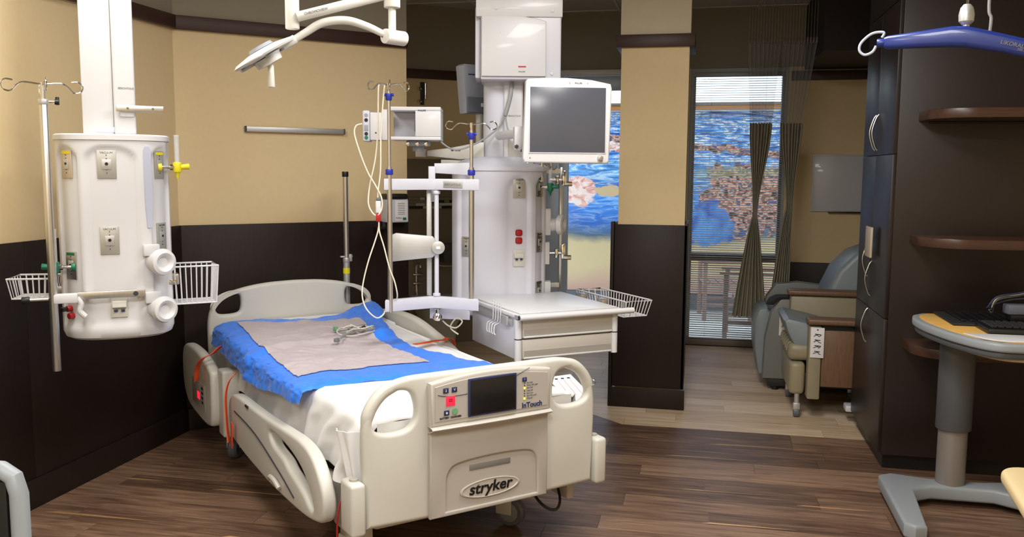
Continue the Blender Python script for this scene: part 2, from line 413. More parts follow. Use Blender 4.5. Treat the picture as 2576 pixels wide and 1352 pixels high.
# return of the diagonal wall and the tiled alcove behind it
dx, dy = (Bx1-Bx0), (By1-By0); Ld = sqrt(dx*dx+dy*dy); nx, ny = -dy/Ld, dx/Ld
e0 = V((Bx1, By1)); e1 = e0+V((nx, ny))*.12
wa = wall('wall_alcove_left', (e1.x, e1.y), (-3.3, 7.3), 'hidden side of the alcove beyond the diagonal wall', wains=0, rail=False, upper=None)
wc = wall('wall_alcove', (-3.0, 7.235), (-1.62, YW), 'tiled diagonal alcove wall seen between the bed and the service column', wains=0, rail=True, railno=3)
wc_l = wc
Lc = sqrt(1.38**2+1.015**2)
Bm().bx(0, Lc, -.012, -.0005, 0, 1.25, bev=.001).build('tile_panel', 'tile_taupe', wc)
Bm().bx(0, Lc, -.012, -.0005, 1.36, 1.70, bev=.001).build('tile_panel', 'tile_taupe', wc)
Bm().bx(0, Lc, -.008, -.0005, 1.25, 1.36).build('grout_strip', 'grout', wc)
rd = random.Random(3)
for r_ in range(4):
    x = -rd.random()*.1
    while x < Lc-.02:
        l = rd.choice([.05, .09, .13])
        Bm().bx(max(x, 0)+.002, min(x+l, Lc)-.002, -.013, -.0085, 1.254+r_*.026, 1.277+r_*.026).build('mosaic_tile', rd.choice(['tile_black', 'tile_black', 'tile_taupe', 'tile_white']), wc)
        x += l
# window wall: pieces around two tall openings
def ww(name, x0, x1, z0, z1, label, m='cream'):
    return struct(Bm().bx(x0, x1, YW, YW+.12, z0, z1).build(name, m), label)
W1 = (-1.42, -.40); W2 = (-.115, .735)
ww('wall_back_far_left', -1.75, W1[0], 0, ZC, 'strip of window wall left of the first window')
r = ww('wall_back', W1[0], 2.6, 2.53, ZC, 'wall above the two tall windows', 'greige_shaded')
ww('wall_back_pier', W1[1], W2[0], 0, 2.53, 'pier between the two windows behind the column')
r = ww('wall_back_right', W2[1], 2.6, 0, 2.53, 'cream window wall behind the recliners, with the whiteboard')
Bm().bx(W2[1]+.02, 2.6, YW-.018, YW-.0005, .14, .80, bev=.002).build('wainscot_panel', 'wainscot', r)
struct(Bm().bx(W2[1]+.02, 2.6, YW-.03, YW-.0005, 0, .138).build('baseboard_back', 'wainscot'), 'dark baseboard of the window wall')
struct(Bm().bx(W2[1]+.02, 2.6, YW-.035, YW-.0005, TR0, TR1, bev=.003).build('trim_4', 'trim_wood'), 'dark wooden rail of the wall behind the recliners')
# dropped soffit over the recliner corner
struct(Bm().bx(.86, 2.6, 7.0, YW-.04, 2.50, ZC-.01).build('soffit', 'back_panel'), 'dark dropped soffit above the recliner corner')
# right-hand and rear walls (beyond the frame)
struct(Bm().bx(2.6, 2.72, -1.6, 8.37, 0, ZC).build('wall_right', 'cream'), 'cream wall on the right beyond the cupboards')
struct(Bm().bx(-3.17, 2.72, -1.72, -1.6, 0, ZC).build('wall_front', 'cream'), 'cream wall behind the camera')

# windows
def window(n, x0, x1, zb, zt, label, mid=None, fm='frame_grey'):
    w = Bm()
    w.bx(x0, x0+.05, YW+.02, YW+.09, zb, zt); w.bx(x1-.05, x1, YW+.02, YW+.09, zb, zt); w.bx(x0+.05, x1-.05, YW+.02, YW+.09, zt-.05, zt); w.bx(x0+.05, x1-.05, YW+.02, YW+.09, zb, zb+.06)
    o = struct(w.build('window_%d' % n, fm), label)
    if mid: Bm().bx(x0+.05, x1-.05, YW+.02, YW+.09, mid-.033, mid+.033).build('transom', 'frame_brown', o)
    Bm().bx(x0+.05, x1-.05, YW+.052, YW+.058, zb+.06, zt-.05).build('pane', 'glass', o)
    return o
w1 = window(1, W1[0], W1[1], 0, 2.53, 'tall clear window left of the column', fm='frame_grey')
Bm().bx(W1[0], -1.30, YW-.03, YW+.018, 0, 2.3, bev=.003).build('jamb_strip', 'frame_blue', w1)
Bm().bx(-1.30, -1.215, YW-.045, YW+.018, 0, 2.3, bev=.003).build('jamb_strip', 'frame_blue', w1)
Bm().bx(-1.415, -.42, YW-.06, YW+.018, 2.34, 2.47, bev=.004).build('header_box', 'frame_blue', w1)
Bm().bx(-1.415, -.42, YW-.075, YW-.001, 2.475, 2.525, bev=.004).build('header_trim', 'white', w1)
w2 = window(2, W2[0], W2[1], -.0, 2.53, 'tall window right of the column with a slatted blind', mid=.825)
Bm().bx(W2[0]-.02, W2[1]+.02, YW-.02, YW+.018, .005, .07, bev=.003).build('sill_plate', 'frame_brown', w2)
# blind: one slat after another
bl = thing('venetian_blind', ((W2[0]+W2[1])/2, YW-.012, 2.46), 0, 'open slatted blind hanging in the window right of the column', 'blind')
bw = W2[1]-W2[0]-.06
Bm().bx(-bw/2, bw/2, -.018, .022, -.01, .03, bev=.003).build('head_rail', 'frame_grey', bl)
sl = Bm().box((0, 0, 0), (bw, .017, .0012), rx=radians(19)).build('slat', 'slat', bl); sl.location = (0, 0, -.03)
k = 1
while -.03-k*.0205 > -2.375:
    c = sl.copy(); COL.objects.link(c); c.parent = bl; c.location = (0, 0, -.03-k*.0205); k += 1
Bm().bx(-bw/2, bw/2, -.008, .008, -2.40, -2.385, bev=.002).build('bottom_rail', 'frame_grey', bl)
for sx in (-.3, .3): Bm().tube([(sx*bw, -.010, -.01), (sx*bw, -.010, -2.39)], .0008, 5).build('ladder_cord', 'cable_cream', bl)

# column
cx0, cx1, cy0, cy1 = -.535, -.095, 5.94, 6.36
co = struct(Bm().bx(cx0, cx1, cy0, cy1, 0, ZC).build('column', 'cream'), 'square cream column with dark wainscot between the windows')
Bm().bx(cx0-.006, cx1+.006, cy0-.006, cy1+.006, TR1-.01, ZC-.001).build('upper_paint', 'column_greige', co)
Bm().bx(cx0-.034, cx1+.034, cy0-.034, cy1+.034, TR0, TR1, bev=.003).build('rail', 'trim_wood', co)
Bm().bx(cx0-.02, cx1+.02, cy0-.02, cy0-.0005, 0.14, WT-.012, bev=.002).build('wainscot_panel', 'wainscot', co)
Bm().bx(cx0-.022, cx0-.0005, cy0+.0, cy1+.02, 0.14, WT, bev=.002).build('wainscot_panel', 'wainscot', co)
Bm().bx(cx0-.045, cx0-.0235, cy0-.03, cy0+.06, 0.0, WT+.005, bev=.002).build('corner_guard', 'wainscot', co)
Bm().bx(cx1+.0005, cx1+.022, cy0-.02, cy1+.02, 0.14, WT, bev=.002).build('wainscot_panel', 'wainscot', co)
Bm().bx(cx0-.03, cx1+.03, cy0-.034, cy0-.0215, 0, .135, bev=.002).build('base_strip', 'wainscot', co)

# ------------------------------------------------------------------ outside: patio, mural wall, beam, chairs
pat = tag(Bm().bx(-4, 4, YW+.13, 11.2, -.12, -.02).build('patio_floor', 'concrete'), 'pale concrete patio outside the windows', 'patio'); pat['kind'] = 'structure'
m = bpy.data.materials.new('mural'); m.use_nodes = True; nt = m.node_tree; b = nt.nodes['Principled BSDF']; b.inputs['Roughness'].default_value = .6
N = nt.nodes.new; L = nt.links.new
tc = N('ShaderNodeTexCoord'); sep = N('ShaderNodeSeparateXYZ'); L(tc.outputs['Object'], sep.inputs[0])
def noi(sc, det, vec=None, dist=0):
    n = N('ShaderNodeTexNoise'); n.inputs['Scale'].default_value = sc; n.inputs['Detail'].default_value = det; n.inputs['Distortion'].default_value = dist
    L(vec or tc.outputs['Object'], n.inputs['Vector']); return n
def mth(op, a, b_, c=None):
    q = N('ShaderNodeMath'); q.operation = op
    for i, v in enumerate((a, b_, c)):
        if v is None: continue
        if isinstance(v, (int, float)): q.inputs[i].default_value = v
        else: L(v, q.inputs[i])
    return q.outputs[0]
def ramp(f, stops, interp='LINEAR'):
    r = N('ShaderNodeValToRGB'); L(f, r.inputs[0]); cr = r.color_ramp; cr.interpolation = interp
    while len(cr.elements) < len(stops): cr.elements.new(.5)
    for e, (p, c) in zip(cr.elements, stops): e.position = p; e.color = c
    return r.outputs[0]
def mix(f, a, b_):
    q = N('ShaderNodeMix'); q.data_type = 'RGBA'
    if isinstance(f, (int, float)): q.inputs[0].default_value = f
    else: L(f, q.inputs[0])
    L(a, q.inputs[6]) if not isinstance(a, tuple) else setattr(q.inputs[6], 'default_value', a)
    L(b_, q.inputs[7]) if not isinstance(b_, tuple) else setattr(q.inputs[7], 'default_value', b_)
    return q.outputs[2]
X, Z = sep.outputs[0], sep.outputs[2]
warp = noi(1.3, 4, dist=.4)
mpz = N('ShaderNodeMapping'); mpz.inputs['Rotation'].default_value = (0, radians(20), 0); mpz.inputs['Scale'].default_value = (1.2, 1, 7); L(tc.outputs['Object'], mpz.inputs[0])
streak = noi(2.2, 8, mpz.outputs[0], 1.5)
# layout by height (object z = room z, 0..2.35)
zz = mth('ADD', Z, mth('MULTIPLY_ADD', warp.outputs[0], .5, -.25))
zn = mth('DIVIDE', zz, 2.4)
base = ramp(zn, [(0.0, rgb(176, 150, 136)), (.09, rgb(206, 168, 152)), (.20, rgb(218, 196, 156)), (.31, rgb(212, 192, 150)), (.355, rgb(84, 104, 116)), (.44, rgb(48, 104, 196)), (.53, rgb(70, 150, 236)), (.60, rgb(70, 100, 150)), (.69, rgb(120, 205, 255)), (.74, rgb(50, 120, 190)), (.80, rgb(70, 92, 104)), (1.0, rgb(84, 90, 104))])
water = ramp(streak.outputs[0], [(.34, rgb(24, 54, 128)), (.43, rgb(50, 116, 216)), (.50, rgb(110, 180, 250)), (.555, rgb(238, 246, 255)), (.62, rgb(90, 140, 216))])
msk = ramp(zn, [(.32, (0, 0, 0, 1)), (.45, (.25, .25, .25, 1)), (.60, (.5, .5, .5, 1)), (.78, (.9, .9, .9, 1)), (1, (.8, .8, .8, 1))])
c1 = mix(msk, base, water)
mps = N('ShaderNodeMapping'); mps.inputs['Scale'].default_value = (1, 1, 1.7); mps.inputs['Rotation'].default_value = (0, radians(-25), 0); L(tc.outputs['Object'], mps.inputs[0])
rk = noi(7, 9, mps.outputs[0], dist=1.6); rk2 = noi(4, 6, dist=.8)
def blob(cx, cz, rx, rz, amt=.9):
    dx_ = mth('DIVIDE', mth('SUBTRACT', X, cx), rx); dz_ = mth('DIVIDE', mth('SUBTRACT', Z, cz), rz)
    d_ = mth('ADD', mth('MULTIPLY', dx_, dx_), mth('MULTIPLY', dz_, dz_)); d_ = mth('ADD', d_, mth('MULTIPLY_ADD', (rk if rx < .3 else rk2).outputs[0], amt*3+.6, -amt*1.5-.3))
    return ramp(d_, [(.80, (1, 1, 1, 1)), (1.0, (0, 0, 0, 1))])
rock = ramp(rk.outputs[0], [(.28, rgb(180, 112, 108)), (.42, rgb(228, 172, 162)), (.55, rgb(244, 222, 218)), (.72, rgb(226, 206, 208))])
brown = ramp(rk.outputs[0], [(.36, rgb(48, 34, 40)), (.45, rgb(150, 94, 80)), (.52, rgb(226, 178, 160)), (.60, rgb(90, 66, 70)), (.7, rgb(60, 90, 160))])
c2 = mix(blob(-1.42, 1.36, .22, .19, .25), c1, rock)
c2 = mix(blob(-1.05, 1.37, .18, .07, .5), c2, rgb(206, 178, 140))
c2 = mix(blob(-1.02, 1.90, .16, .07, .7), c2, rock)
c2 = mix(blob(.62, 1.32, .55, .46, 1.2), c2, brown)
c2 = mix(blob(.10, .98, .30, .26, .8), c2, ramp(rk2.outputs[0], [(.35, rgb(30, 84, 190)), (.6, rgb(90, 160, 240))]))
c2 = mix(blob(-2.4, 1.2, .5, .35, .8), c2, brown)
c2 = mix(blob(2.2, 1.5, .6, .4, .8), c2, rock)
lz = mth('ADD', Z, mth('MULTIPLY_ADD', noi(2.2, 3).outputs[0], .20, -.10))
trunk = mth('LESS_THAN', mth('ABSOLUTE', mth('SUBTRACT', lz, mth('MULTIPLY_ADD', X, -.10, 1.88)), 0), .04)
c3 = mix(trunk, c2, brown)
bank = mth('LESS_THAN', mth('ABSOLUTE', mth('SUBTRACT', lz, 1.60), 0), .055)
c4 = mix(mth('MULTIPLY', mth('MULTIPLY', bank, .4), mth('GREATER_THAN', X, -.6)), c3, rgb(158, 168, 120))
twig = ramp(noi(8, 10, dist=3.0).outputs[0], [(.49, (0, 0, 0, 1)), (.53, (1, 1, 1, 1)), (.57, (0, 0, 0, 1))])
c5 = mix(mth('MULTIPLY', twig, ramp(zn, [(.62, (0, 0, 0, 1)), (.72, (.6, .6, .6, 1)), (1, (.85, .85, .85, 1))])), c4, rgb(44, 40, 44))
L(c5, b.inputs['Base Color']); MATS['mural'] = m
mu = thing('mural_wall', (0, 10.5, 0), 0, 'printed mural of a rocky blue stream on the patio wall outside', 'mural')
Bm().bx(-4, 4, .03, .15, -.02, 2.34).build('backing_wall', 'concrete', mu)
Bm().bx(-3.9, 3.9, 0, .028, .17, 2.30).build('printed_panel', 'mural', mu)
Bm().bx(-4, 4, -.02, .15, -.02, .165).build('plinth', 'device_grey_dark', mu)
t = thing('timber_beam', (0, 10.45, 2.305), 0, 'brown timber beam running above the stream mural', 'beam')
Bm().bx(-4, 4, -.06, -.025, 0, .085, bev=.006).build('beam', 'beam_wood', t)
Bm().bx(-4, 4, -.075, -.061, .055, .080, bev=.003).build('drip_board', 'frame_brown', t)
def patio_chair(loc, rz, label):
    t = thing('patio_chair', loc, rz, label, 'chair', 'wooden patio chairs outside the window')
    for sx in (-.26, .26):
        Bm().bx(sx-.022, sx+.022, -.28, -.236, 0, .64, bev=.004).build('leg', 'patio_wood', t)
        Bm().box((sx, .25, .45), (.044, .04, .9), rx=radians(-2), bev=.004).build('leg', 'patio_wood', t)
        Bm().bx(sx-.03, sx+.03, -.32, .27, .64, .665, bev=.005).build('armrest', 'patio_wood', t)
        Bm().bx(sx-.012, sx+.012, -.25, .25, .16, .20, bev=.003).build('stretcher', 'patio_wood', t)
    for k in range(6): Bm().bx(-.25, .25, -.27+k*.085, -.2+k*.085, .40, .418, bev=.003).build('seat_slat', 'patio_wood', t)
    Bm().box((0, .29, .88), (.56, .03, .07), bev=.006).build('top_rail', 'patio_wood', t)
    Bm().box((0, .245, .5), (.5, .025, .05), bev=.005).build('lower_rail', 'patio_wood', t)
    for k in range(7): Bm().box((-.21+k*.07, .268, .69), (.03, .014, .33), rx=radians(-5), bev=.003).build('back_slat', 'patio_wood', t)
    return t
patio_chair((.54, 8.88, -.02), radians(-93), 'wooden patio chair close outside the blind, half hidden by the curtain')
patio_chair((.31, 10.05, -.02), radians(-84), 'wooden patio chair further out, nearer the mural')

# ------------------------------------------------------------------ cupboard unit on the right
cb = thing('tall_cupboard', (XC, 4.93, 0), 0, 'tall dark brown cupboard with curved handles right of the recliners', 'cupboard')
# local: x=0 door face, y 0..0.82, side panel faces the camera at y=0
Bm().bx(.022, .62, .03, .86, .10, ZC-.01).build('carcass', 'back_panel', cb)
Bm().bx(.04, 1.62, .06, .86, .003, .10).build('plinth', 'black', cb)
Bm().bx(.02, 1.62, 0, .028, .09, ZC-.012, bev=.002).build('side_panel', 'cabinet_wood', cb)
Bm().bx(.62, 1.62, .03, .05, .10, ZC-.012).build('back_panel', 'back_panel', cb)
def hnd(par, y, z, h=.2, out=.034):
    Bm().tube([(-.001, y, z-h/2), (-.016, y, z-h*.38), (-out, y-.0, z), (-.016, y, z+h*.38), (-.001, y, z+h/2)], .0045, 8, sm=5).build('handle', 'steel', par)
def door(name, y0, y1, z0, z1, hy, hz, hh=.2):
    d = Bm().bx(0, .02, y0+.0015, y1-.0015, z0+.0015, z1-.0015, bev=.0015).build(name, 'cabinet_wood', cb); hnd(d, hy, hz, hh); return d
ym = .46
door('door', .0, ym, 1.70, 2.49, ym-.035, 1.83); door('door', ym, .86, 1.70, 2.49, ym+.035, 1.83)
door('door', .0, ym, .83, 1.70, ym-.05, 1.00); door('door', ym, .86, .83, 1.70, ym+.06, 1.10)
door('drawer_front', .0, .86, .10, .83, ym+.0, .72)
Bm().bx(0, .02, .0, .86, 2.4925, ZC-.012).build('top_filler', 'cabinet_wood', cb)
# rounded end shelves on the side panel
def shelf(z, x0, lab, dep=.34, xm=2.35):
    r = .2; pl = [(x0+r*(1-cos(radians(a))), -dep+r*(1-sin(radians(a)))) for a in range(0, 91, 9)]
    pl = [(x0, 0)] + [(x0, -dep+r)] + pl[1:] + [(xm, -dep), (xm, 0)]
    t = thing('wall_shelf', (0, 4.929, z), 0, lab, 'shelf')
    Bm().prism(pl, -.048, 0, bev=.004).build('board', 'shelf_wood', t)
    Bm().bx(x0+.05, xm, -.012, -.0005, -.060, -.0485, bev=.002).build('cleat', 'back_panel', t)
shelf(1.915, 1.09, 'uppermost dark wooden shelf with a rounded corner, above eye level')
shelf(1.285, 1.08, 'middle dark wooden shelf with a rounded corner behind the computer desk')
shelf(.735, 1.07, 'lowest dark wooden shelf, just below the computer desk top')
# spiral pad hanging on the cupboard door
t = thing('spiral_notepad', (XC-.04, 5.30, 1.13), 0, 'small spiral bound pad hung on the cupboard door by the handles', 'notepad')
Bm().bx(0, .012, -.10, .06, 0, .17, bev=.002).build('pad', 'plastic_beige', t)
b = Bm()
for k in range(9): b.tube([(-.004+.012*cos(a*pi/4), .07+.01*0+.012*0, .012+k*.018+.0*a) if False else (.006+.011*cos(a*pi/4), .063+.010*sin(a*pi/4), .012+k*.018) for a in range(8)], .0016, 5, closed=True)
b.build('spiral', 'chrome', t)
# whiteboard
t = thing('whiteboard', (1.18, YW-.003, 1.27), 0, 'small whiteboard on the wall above the recliners', 'whiteboard')
Bm().bx(-.205, .26, -.014, 0, 0, .48, bev=.002).build('board', 'white', t)
f = Bm(); f.bx(-.215, -.205, -.02, 0, -.01, .49); f.bx(.26, .27, -.02, 0, -.01, .49); f.bx(-.205, .26, -.02, 0, .48, .49); f.bx(-.205, .26, -.02, 0, -.01, 0); f.build('frame', 'alu', t)
Bm().bx(-.07, .22, -.06, -.0205, -.018, -.008, bev=.002).build('marker_tray', 'black', t)

# ------------------------------------------------------------------ privacy curtains
def curtain(loc, label, top, waist, bottom, zt, zw, zb, wt, ww_, wb_, net):
    """pleated cloth; x centres and widths at net-top, fabric top, waist and hem"""
    t = thing('privacy_curtain', loc, 0, label, 'curtain', 'tied back privacy curtains')
    ks = [(0, top[1], wt), ((zt-zw)/(zt-zb), waist, ww_), (1, bottom, wb_)]
    def prof(u):
        if u < ks[1][0]: a, b_, q = ks[0], ks[1], u/ks[1][0]
        else: a, b_, q = ks[1], ks[2], (u-ks[1][0])/(1-ks[1][0])
        q = q*q*(3-2*q) if a is ks[0] else q**.8
        return a[1]+(b_[1]-a[1])*q, a[2]+(b_[2]-a[2])*q
    def f(u, v):
        c, w = prof(u); amp = min(.026, .014+w*.06)
        return V((c+(v-.5)*w, amp*sin(v*pi*2*7+.6*sin(v*9)+.5*sin(u*4))+.006*sin(v*31+u*3), zt-(zt-zb)*u+.004*sin(v*50)))
    Bm().grid(f, 40, 112, .0015).build('fabric', 'curtain', t)
    def g_(u, v):
        c0, w0, z0 = net; c = c0+(top[1]-c0)*u; w = w0+(wt-w0)*u
        return V((c+(v-.5)*w, .026*sin(v*pi*2*8+.6*sin(v*9)), z0+(zt-z0)*u))
    Bm().grid(g_, 6, 112).build('net', 'net', t, recalc=False)
    c0, w0, z0 = net
    for k in range(12):
        x = c0-w0/2+w0*(k+.5)/12
        h = Bm(); h.bx(x-.007, x+.007, -.008, .008, z0-.01, z0+.035, bev=.002); h.build('hook_tab', 'frame_brown', t)
        n = Bm(); n.tube([(x, 0, z0+.03), (x, 0, ZC-.04-loc[2])], .0011, 5); n.build('hang_chain', 'frame_grey', t)
    return t
CY = 7.33
curtain((.30, CY, 0), 'left privacy curtain, gathered at the waist in front of the window', (0, .155), .135, .115, 1.99, 1.25, .43, .17, .035, .27, (.16, .26, 2.62))
curtain((.62, CY+.03, 0), 'right privacy curtain, gathered beside the window edge', (0, .07), .08, .03, 1.99, 1.32, .56, .17, .05, .15, (.11, .27, 2.62))
t = thing('curtain_track', (.6, CY, ZC-.008), 0, 'thin curtain track on the ceiling above the privacy curtains', 'curtain track')
Bm().bx(-.6, .5, -.015, .045, -.03, 0, bev=.003).build('rail', 'alu', t)

# ================================================================== THE BED
# local bed axes: x across (right as seen from the foot), y from foot to head, z up
BED = (-.778, 3.19, 0); BA = radians(44)
bed = thing('hospital_bed', BED, BA, 'large cream electric hospital bed with a control screen in the footboard', 'bed')
# --- footboard
Lh = sp2([(-.470, .700), (-.458, .750), (-.425, .793), (-.375, .815), (-.325, .805), (-.303, .760), (-.303, .705), (-.335, .670), (-.395, .662), (-.448, .672)], 4)
Rh = [(-a, b) for a, b in Lh][::-1]
half = [(0, .862), (.14, .862), (.27, .862), (.34, .859), (.41, .842), (.46, .805), (.492, .752), (.506, .690), (.508, .600), (.504, .500), (.500, .400), (.497, .325)]
out = [V((a, b, 0)) for a, b in half]
ho = [(v.x, v.y) for v in spline(out, 5)]
outline = ho + [(.2, .318), (-.2, .318)] + [(-a, b) for a, b in ho[::-1]][:-1]
fb = plate('footboard', outline, [Lh, Rh], -.022, .022, 'off_white', bed, bev=.016, res=5)
# thicker grip roll around each hand hole
for s in (1, -1):
    g = [(s*.275, -.0, .842), (s*.34, 0, .840), (s*.41, 0, .820), (s*.452, 0, .786), (s*.480, 0, .740), (s*.489, 0, .690), (s*.489, 0, .60)]
    Bm().tube(g, lambda t: .006+.017*min(1, t*3.2, (1-t)*3.2)**.6, 12, sm=6, flat=1.0).build('grip', 'off_white', bed)
# control panel
pt = [(-.262, .672), (-.262, .835)] + [(-.262+.524*k/12, .835+.024*(1-((k-6)/6)**2)) for k in range(1, 12)] + [(.262, .835), (.262, .672)]
cp = Bm().prism(pt, -.058, -.023, 'y', bev=.010, seg=3).build('control_panel', 'bed_panel', bed)
pi_ = [(-.245, .692), (-.245, .822)] + [(-.245+.49*k/12, .822+.020*(1-((k-6)/6)**2)) for k in range(1, 12)] + [(.245, .822), (.245, .692)]
Bm().prism(pi_, -.0615, -.0585, 'y', bev=.0012, seg=1).build('control_face', 'bed_grey', cp)
Bm().bx(-.112, .098, -.0685, -.062, .694, .838, bev=.003).build('screen_bezel', 'navy', cp)
Bm().bx(-.104, .092, -.0700, -.0687, .701, .832, bev=.0008).build('screen', 'screen_dark', cp)
def button(x, z, w, h, m, name='button'):
    Bm().bx(x-w/2, x+w/2, -.0645, -.062, z-h/2, z+h/2, bev=.0012).build(name, m, cp)
for x in (-.203, -.168): button(x, .805, .022, .019, 'navy')
button(-.184, .765, .038, .036, 'red_lit', 'stop_button')
text('mark', '=', .03, 'red', cp, (-.184, -.0648, .766), bold=.001)
button(-.200, .722, .022, .019, 'navy')
Bm().cyl((-.166, -.062, .724), (-.166, -.0645, .724), .012, seg=20).build('button', 'green_light', cp)
Bm().cyl((-.200, -.0645, .722), (-.200, -.0655, .722), .004, seg=12).build('button_mark', 'white', cp)
for x, s in ((-.203, '2'), (-.168, 'V')): text('mark', s, .013, 'white', cp, (x, -.0648, .805))
text('label_text', 'BATTERY  CHARGED', .0095, 'print', cp, (-.183, -.0622, .703), bold=.0004)
b = Bm(); b.tube([(-.235, -.0622, .792), (-.21, -.0622, .785), (-.17, -.0622, .781), (-.113, -.0622, .782)], .0013, 5, sm=4); b.build('accent_line', 'navy', cp)
b = Bm(); b.tube([(.100, -.0622, .826), (.13, -.0622, .838), (.16, -.0622, .850)], .0011, 5, sm=4); b.build('accent_line', 'navy', cp)
button(.136, .806, .020, .017, 'navy'); text('mark', '!', .013, 'white', cp, (.136, -.0648, .806))
for k, z in enumerate((.792, .782, .772, .761, .751, .741, .731)):
    on = k in (2, 6)
    Bm().cyl((.137, -.062, z), (.137, -.0635, z), .0048 if on else .0022, seg=12).build('indicator_light', 'yellow_lit' if on else 'print', cp)
    text('label_text', ['Bed Exit', 'Brake Off Light', 'Side Rail', 'Head 30', 'Bed Low', 'Bed Flat Lock', 'Cleared'][k], .0082, 'print_grey', cp, (.147, -.0622, z), align='LEFT')
text('panel_text', 'InTouch', .028, 'navy', cp, (.172, -.0622, .7035), bold=.0008)
# curved grab lip between the panels
b = Bm()
b.grid(lambda u, v: V((-.262+.524*u, -.040-.034*sin(v*pi)-.006*sin(u*pi), .676-.028*v+.004*sin(v*pi))), 20, 10, .003)
b.build('grab_lip', 'bed_panel', bed)
Bm().bx(-.258, .258, -.046, -.023, .640, .650, bev=.002).build('grab_shadow_gap', 'bed_grey', bed)
# lower centre panel with an arched recess
arch = [(-.195, .338), (-.190, .47), (-.170, .505), (-.12, .520), (0, .527), (.12, .524), (.185, .512), (.208, .480), (.212, .338)]
po = [(-.258, .322), (-.258, .648), (.258, .648), (.258, .322)]
pan = plate('lower_panel', po, [[(v.x, v.y) for v in spline([V((a, b_, 0)) for a, b_ in arch[1:-1]], 4)] + [arch[-1], arch[0]]], -.046, -.023, 'bed_grey', bed, bev=.006)
Bm().bx(-.21, .225, -.036, -.024, .325, .54).build('recess_panel', 'bed_grey', bed)
Bm().bx(-.090, .090, -.0385, -.0365, .478, .500, bev=.001).build('label_slot', 'joint', bed)
f = Bm(); f.lathe([(.001, 0), (.92, 0), (1, .003), (1, .006), (.93, .008), (.9, .004), (.001, .004)], seg=40, M=Matrix.Rotation(pi/2, 4, 'X') @ Matrix.Diagonal((.132, .036, 1, 1)), c=(0, -.0355, .400))
f.build('badge', 'bed_panel', bed)
text('badge_text', 'stryker', .060, 'black', bed, (0, -.042, .402), shear=.15, bold=.0012, sx=1.08)
for s in (-1, 1):
    Bm().bx(s*.505, s*.562, -.040, .070, .312, .505, bev=.014, seg=3).build('corner_bumper', 'off_white', bed)
    Bm().cyl((s*.53, .015, .5055), (s*.53, .015, .512), .016, seg=16).build('socket_cap', 'bed_grey', bed)
# --- frames
f = Bm(); f.bx(-.43, -.36, .06, 2.22, .40, .47, bev=.006); f.bx(.36, .43, .06, 2.22, .40, .47, bev=.006); f.bx(-.36, .36, .06, .14, .36, .46, bev=.006); f.bx(-.36, .36, 2.12, 2.22, .40, .47, bev=.006)
f.build('deck_frame', 'bed_grey', bed)
for k in range(5): Bm().bx(-.42, .42, .16+k*.40, .54+k*.40, .4705, .492, bev=.004).build('deck_panel', 'mattress', bed)
Bm().bx(-.37, .37, .22, .50, .205, .335, bev=.02).build('foot_beam', 'off_white', bed)
Bm().bx(-.475, -.435, .065, .50, .225, .395, bev=.012).build('frame_skirt', 'bed_grey', bed)
Bm().bx(.435, .475, .065, .50, .225, .395, bev=.012).build('frame_skirt', 'bed_grey', bed)
Bm().bx(-.40, .40, 1.86, 2.08, .20, .34, bev=.02).build('head_beam', 'off_white', bed)
Bm().bx(-.20, .20, .50, 1.86, .17, .27, bev=.01).build('base_tray', 'grey_dark_paint', bed)
for y in (.62, 1.7): Bm().bx(-.06, .06, y-.05, y+.05, .27, .47, bev=.006).build('lift_arm', 'grey_dark_paint', bed)
def caster(x, y, rz):
    c = Bm()
    c.box((x, y, .175), (.07, .09, .07), bev=.012)
    Mx = Matrix.Translation((x, y, 0)) @ Matrix.Rotation(rz, 4, 'Z')
    for s in (-1, 1): c.box((s*.034, .0, .11), (.010, .075, .10), M=Mx, bev=.004)
    o = c.build('caster', 'off_white', bed)
    w = Bm(); MM = Mx @ Matrix.Translation((0, -.02, .068)) @ Matrix.Rotation(pi/2, 4, 'Y')
    w.lathe([(.045, -.024), (.060, -.024), (.068, -.014), (.068, .014), (.060, .024), (.045, .024)], seg=28, M=MM); w.build('wheel', 'device_grey_dark', o)
    h = Bm(); h.lathe([(.001, -.027), (.03, -.027), (.044, -.0245), (.044, .0245), (.03, .027), (.001, .027)], seg=24, M=MM); h.build('hub', 'vinyl_blue' if x > 0 else 'navy', o)
for x, y, rz in ((-.405, .36, .3), (.37, .44, .6), (-.43, 2.03, -.5), (.43, 1.95, .4)): caster(x, y, rz)
for x, y in ((-.405, .36), (-.43, 1.97)): Bm().box((x, y, .25), (.11, .13, .12), bev=.015).build('leg_housing', 'off_white', bed)
# --- headboard
hh = [(0, .944), (.16, .938), (.30, .918), (.41, .883), (.475, .825), (.503, .74), (.505, .60), (.50, .46)]
ho = [(v.x, v.y) for v in spline([V((a, b_, 0)) for a, b_ in hh], 5)]
hl = sp2([(-.462, .812), (-.44, .848), (-.39, .874), (-.335, .882), (-.318, .862), (-.318, .805), (-.335, .777), (-.39, .770), (-.445, .776)], 4)
plate('headboard', ho + [(-a, b_) for a, b_ in ho[::-1]][:-1], [hl, [(-a, b_) for a, b_ in hl][::-1]], 2.25, 2.30, 'off_white', bed, bev=.020, res=5)
